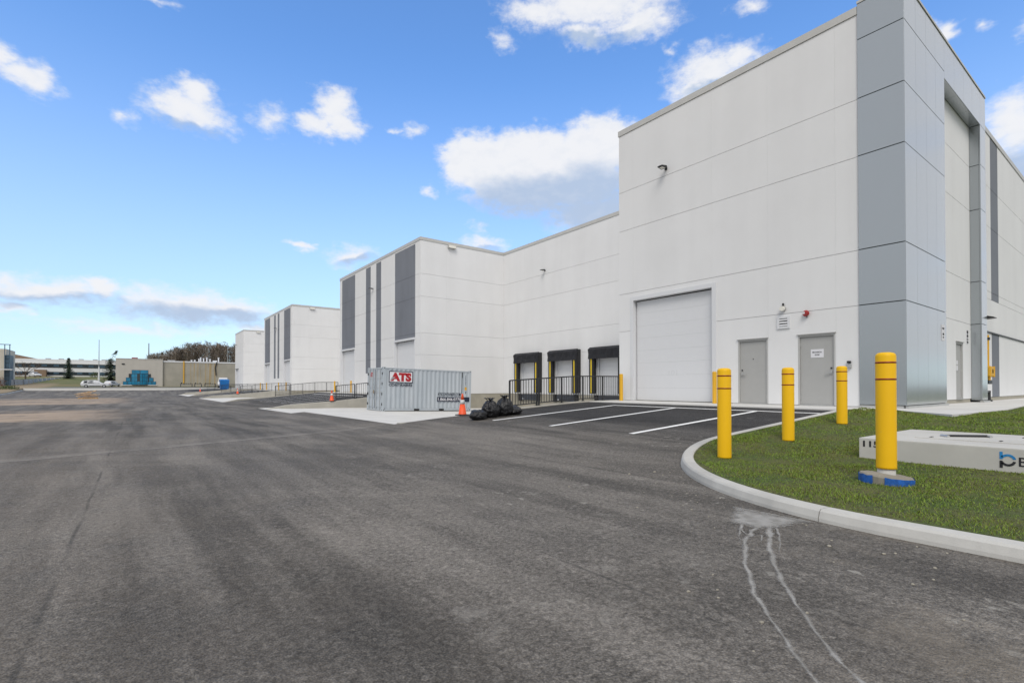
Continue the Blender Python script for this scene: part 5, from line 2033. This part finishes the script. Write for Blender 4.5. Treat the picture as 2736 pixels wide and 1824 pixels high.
pole('light_pole', 'tall thin pole with a pale thick base left of the tan building', -8.85, 191.5, terr_z(-8.85, 191.5), 12.2, .13, 'greyblock', .26)
pole('utility_pole', 'dark bare pole rising behind the roof of the tan building', 3.34, 210, terr_z(3, 210), 12.0, .2, 'bark')
pole('street_lamp', 'grey street lamp in front of the bare wood', 29.1, 228, terr_z(29, 228), 14.0, .14, 'greyblock', 0, -1.6)

# ------------------------------------------------------------------ trees


def spruce(label, x, y, z, h, w, seed, bent=False):
    r = random.Random(seed)
    root = thing('spruce_tree', label, 'tree', (x, y, z), 0, 'spruce trees')
    lean = .9 if bent else 0

    def axis(t):
        return Vector((lean * max(0, t - .72) / .28 * 1.6 if bent else 0, 0, t * h))
    tm = MB()
    for i in range(6):
        tm.cyl(axis(i / 6), axis((i + 1) / 6), .16 * (1 - i / 6.5), 6, .16 * (1 - (i + 1) / 6.5))
    tm.build('trunk', 'bark', root)
    mb = MB()
    n = 300
    for k in range(n):
        t = .05 + .93 * (k / n) ** 1.05
        if bent and .74 < t < .86 and r.random() < .75:
            continue
        L = w * (1 - t) ** .8 * r.uniform(.55, 1.1) + .12
        if bent and t > .72:
            L *= .8
        a = r.uniform(0, 2 * math.pi)
        p = axis(t)
        d = Vector((math.cos(a), math.sin(a), r.uniform(-.35, .05)))
        sd = Vector((-math.sin(a), math.cos(a), 0))
        m = max(3, int(L / .16))
        for i in range(m):
            f = (i + 1) / m
            c = p + d * (L * f) + Vector((0, 0, -.1 * L * f * f))
            ww = .30 * (1.15 - f) + .07
            for q in (-1, 1):
                tip = c + sd * q * ww * r.uniform(.7, 1.5) + d * .12 + Vector((0, 0, r.uniform(-.22, .04)))
                b = len(mb.v)
                mb.v += [tuple(c - d * .10), tuple(c + d * .10 + Vector((0, 0, -.05))), tuple(tip)]
                mb.f.append((b, b + 1, b + 2))
    mb.build('crown', 'spruce', root, recalc=False)


spruce('dark conical spruce standing alone in front of the office', -16.7, 205, terr_z(-16, 205), 6.6, 1.9, 3)
spruce('tall ragged spruce with a bent leader against the left corner of the tan building', -5.7, 178, terr_z(-6, 178), 9.4, 2.7, 9, True)


def branchy(mb, p, d, L, r0, depth, rr, n=3, spread=.6):
    q = p + d * L
    mb.cyl(p, q, r0, 4 if depth < 3 else 3, r0 * .6, cap=False)
    if depth == 0:
        return
    for k in range(n):
        nd = (d + Vector((rr.uniform(-1, 1), rr.uniform(-1, 1), rr.uniform(-.25, .75))) * spread).normalized()
        branchy(mb, p + d * L * rr.uniform(.55, 1.0), nd, L * rr.uniform(.6, .8), r0 * .6, depth - 1, rr, n, spread)


def bare_tree(label, x, y, z, h, seed):
    rr = random.Random(seed)
    root = thing('bare_tree', label, 'tree', (x, y, z), 0, 'bare trees')
    MB().cyl((0, 0, -.3), (0, 0, h * .32), .2, 7, .13).build('trunk', 'bark', root)
    mb = MB()
    for k in range(5):
        a = 2 * math.pi * k / 5 + rr.random()
        branchy(mb, Vector((0, 0, h * rr.uniform(.2, .32))), Vector((math.cos(a) * .8, math.sin(a) * .8, .8)).normalized(), h * .27, .07, 4, rr, 3, .65)
    mb.build('crown', 'twig', root, recalc=False)


bare_tree('spreading leafless tree in front of the left part of the office', -25.6, 200, terr_z(-25, 200), 6.8, 4)


def shrub(label, x, y, z, rx, ry, h, mat, seed, cat='shrub'):
    rr = random.Random(seed)
    root = thing('shrub', label, cat, (x, y, z))
    mb = MB()
    for k in range(700):
        v = Vector((rr.gauss(0, 1), rr.gauss(0, 1), abs(rr.gauss(0, 1)))).normalized() * rr.uniform(.55, 1.05)
        lump = 1 + .3 * mnoise.noise(v * 2.3 + Vector((seed, 0, 0)))
        c = Vector((v.x * rx, v.y * ry, v.z * h)) * lump
        s = .14
        b = len(mb.v)
        for _ in range(3):
            mb.v.append((c.x + rr.uniform(-s, s), c.y + rr.uniform(-s, s), max(0, c.z + rr.uniform(-s, s))))
        mb.f.append((b, b + 1, b + 2))
    mb.build('foliage', mat, root, recalc=False)
    st = MB()
    for k in range(4):
        st.cyl((0, 0, -.1), (rr.uniform(-.5, .5) * rx, rr.uniform(-.5, .5) * ry, h * .6), .03, 5)
    st.build('stem', 'bark', root)


shrub('low green shrub on the dry bank at the left kerb corner', -19.8, 136, terr_z(-19.8, 136) - .05, 1.6, 3.0, .7, 'shrubgreen', 2)
shrub('reddish brown hedge in front of the office entrance', -31.5, 215, terr_z(-31, 215), 4.5, 2, 1.9, 'brownleaf', 6, 'hedge')
shrub('dark green bush right of the lone spruce', -11.5, 226, terr_z(-11, 226), 1.6, 1.2, 1.9, 'shrubgreen', 12)
shrub('rusty brown shrub at the extreme left edge of the view', -23.6, 149.5, terr_z(-23, 149.5), 1.4, 2.0, 2.6, 'brownleaf', 21)

# far bare wood behind the tan building, one mass
rr = random.Random(17)
mb = MB()
for k in range(230):
    x = rr.uniform(6, 70)
    y = rr.uniform(335, 395)
    t = (x - 6) / 45
    h = 12.5 + 8.5 * sstep(t, -.05, .6) + rr.uniform(-1.8, 1.5)
    z = terr_z(x, y)
    mb.cyl((x, y, z - 1), (x, y, z + h * .8), .22, 4, .08, cap=False)
    for j in range(230):
        a = rr.uniform(0, 2 * math.pi)
        q = rr.random() ** .6
        zz = z + h * (.15 + .85 * rr.random() ** .8)
        w = (2.6 * (1 - ((zz - z) / h - .45) ** 2 * 1.4)) * q
        c = Vector((x + w * math.cos(a), y + w * math.sin(a), zz))
        d = Vector((math.cos(a) * .6, math.sin(a) * .6, rr.uniform(.3, 1.2))).normalized() * rr.uniform(.8, 2.2)
        s = Vector((-math.sin(a), math.cos(a), 0)) * rr.uniform(.06, .22)
        b = len(mb.v)
        mb.v += [tuple(c - s), tuple(c + s), tuple(c + d)]
        mb.f.append((b, b + 1, b + 2))
tag(mb.build('bare_wood', 'farwood', recalc=False), 'far-off bare brown wood behind the tan building', 'wood', kind='stuff')
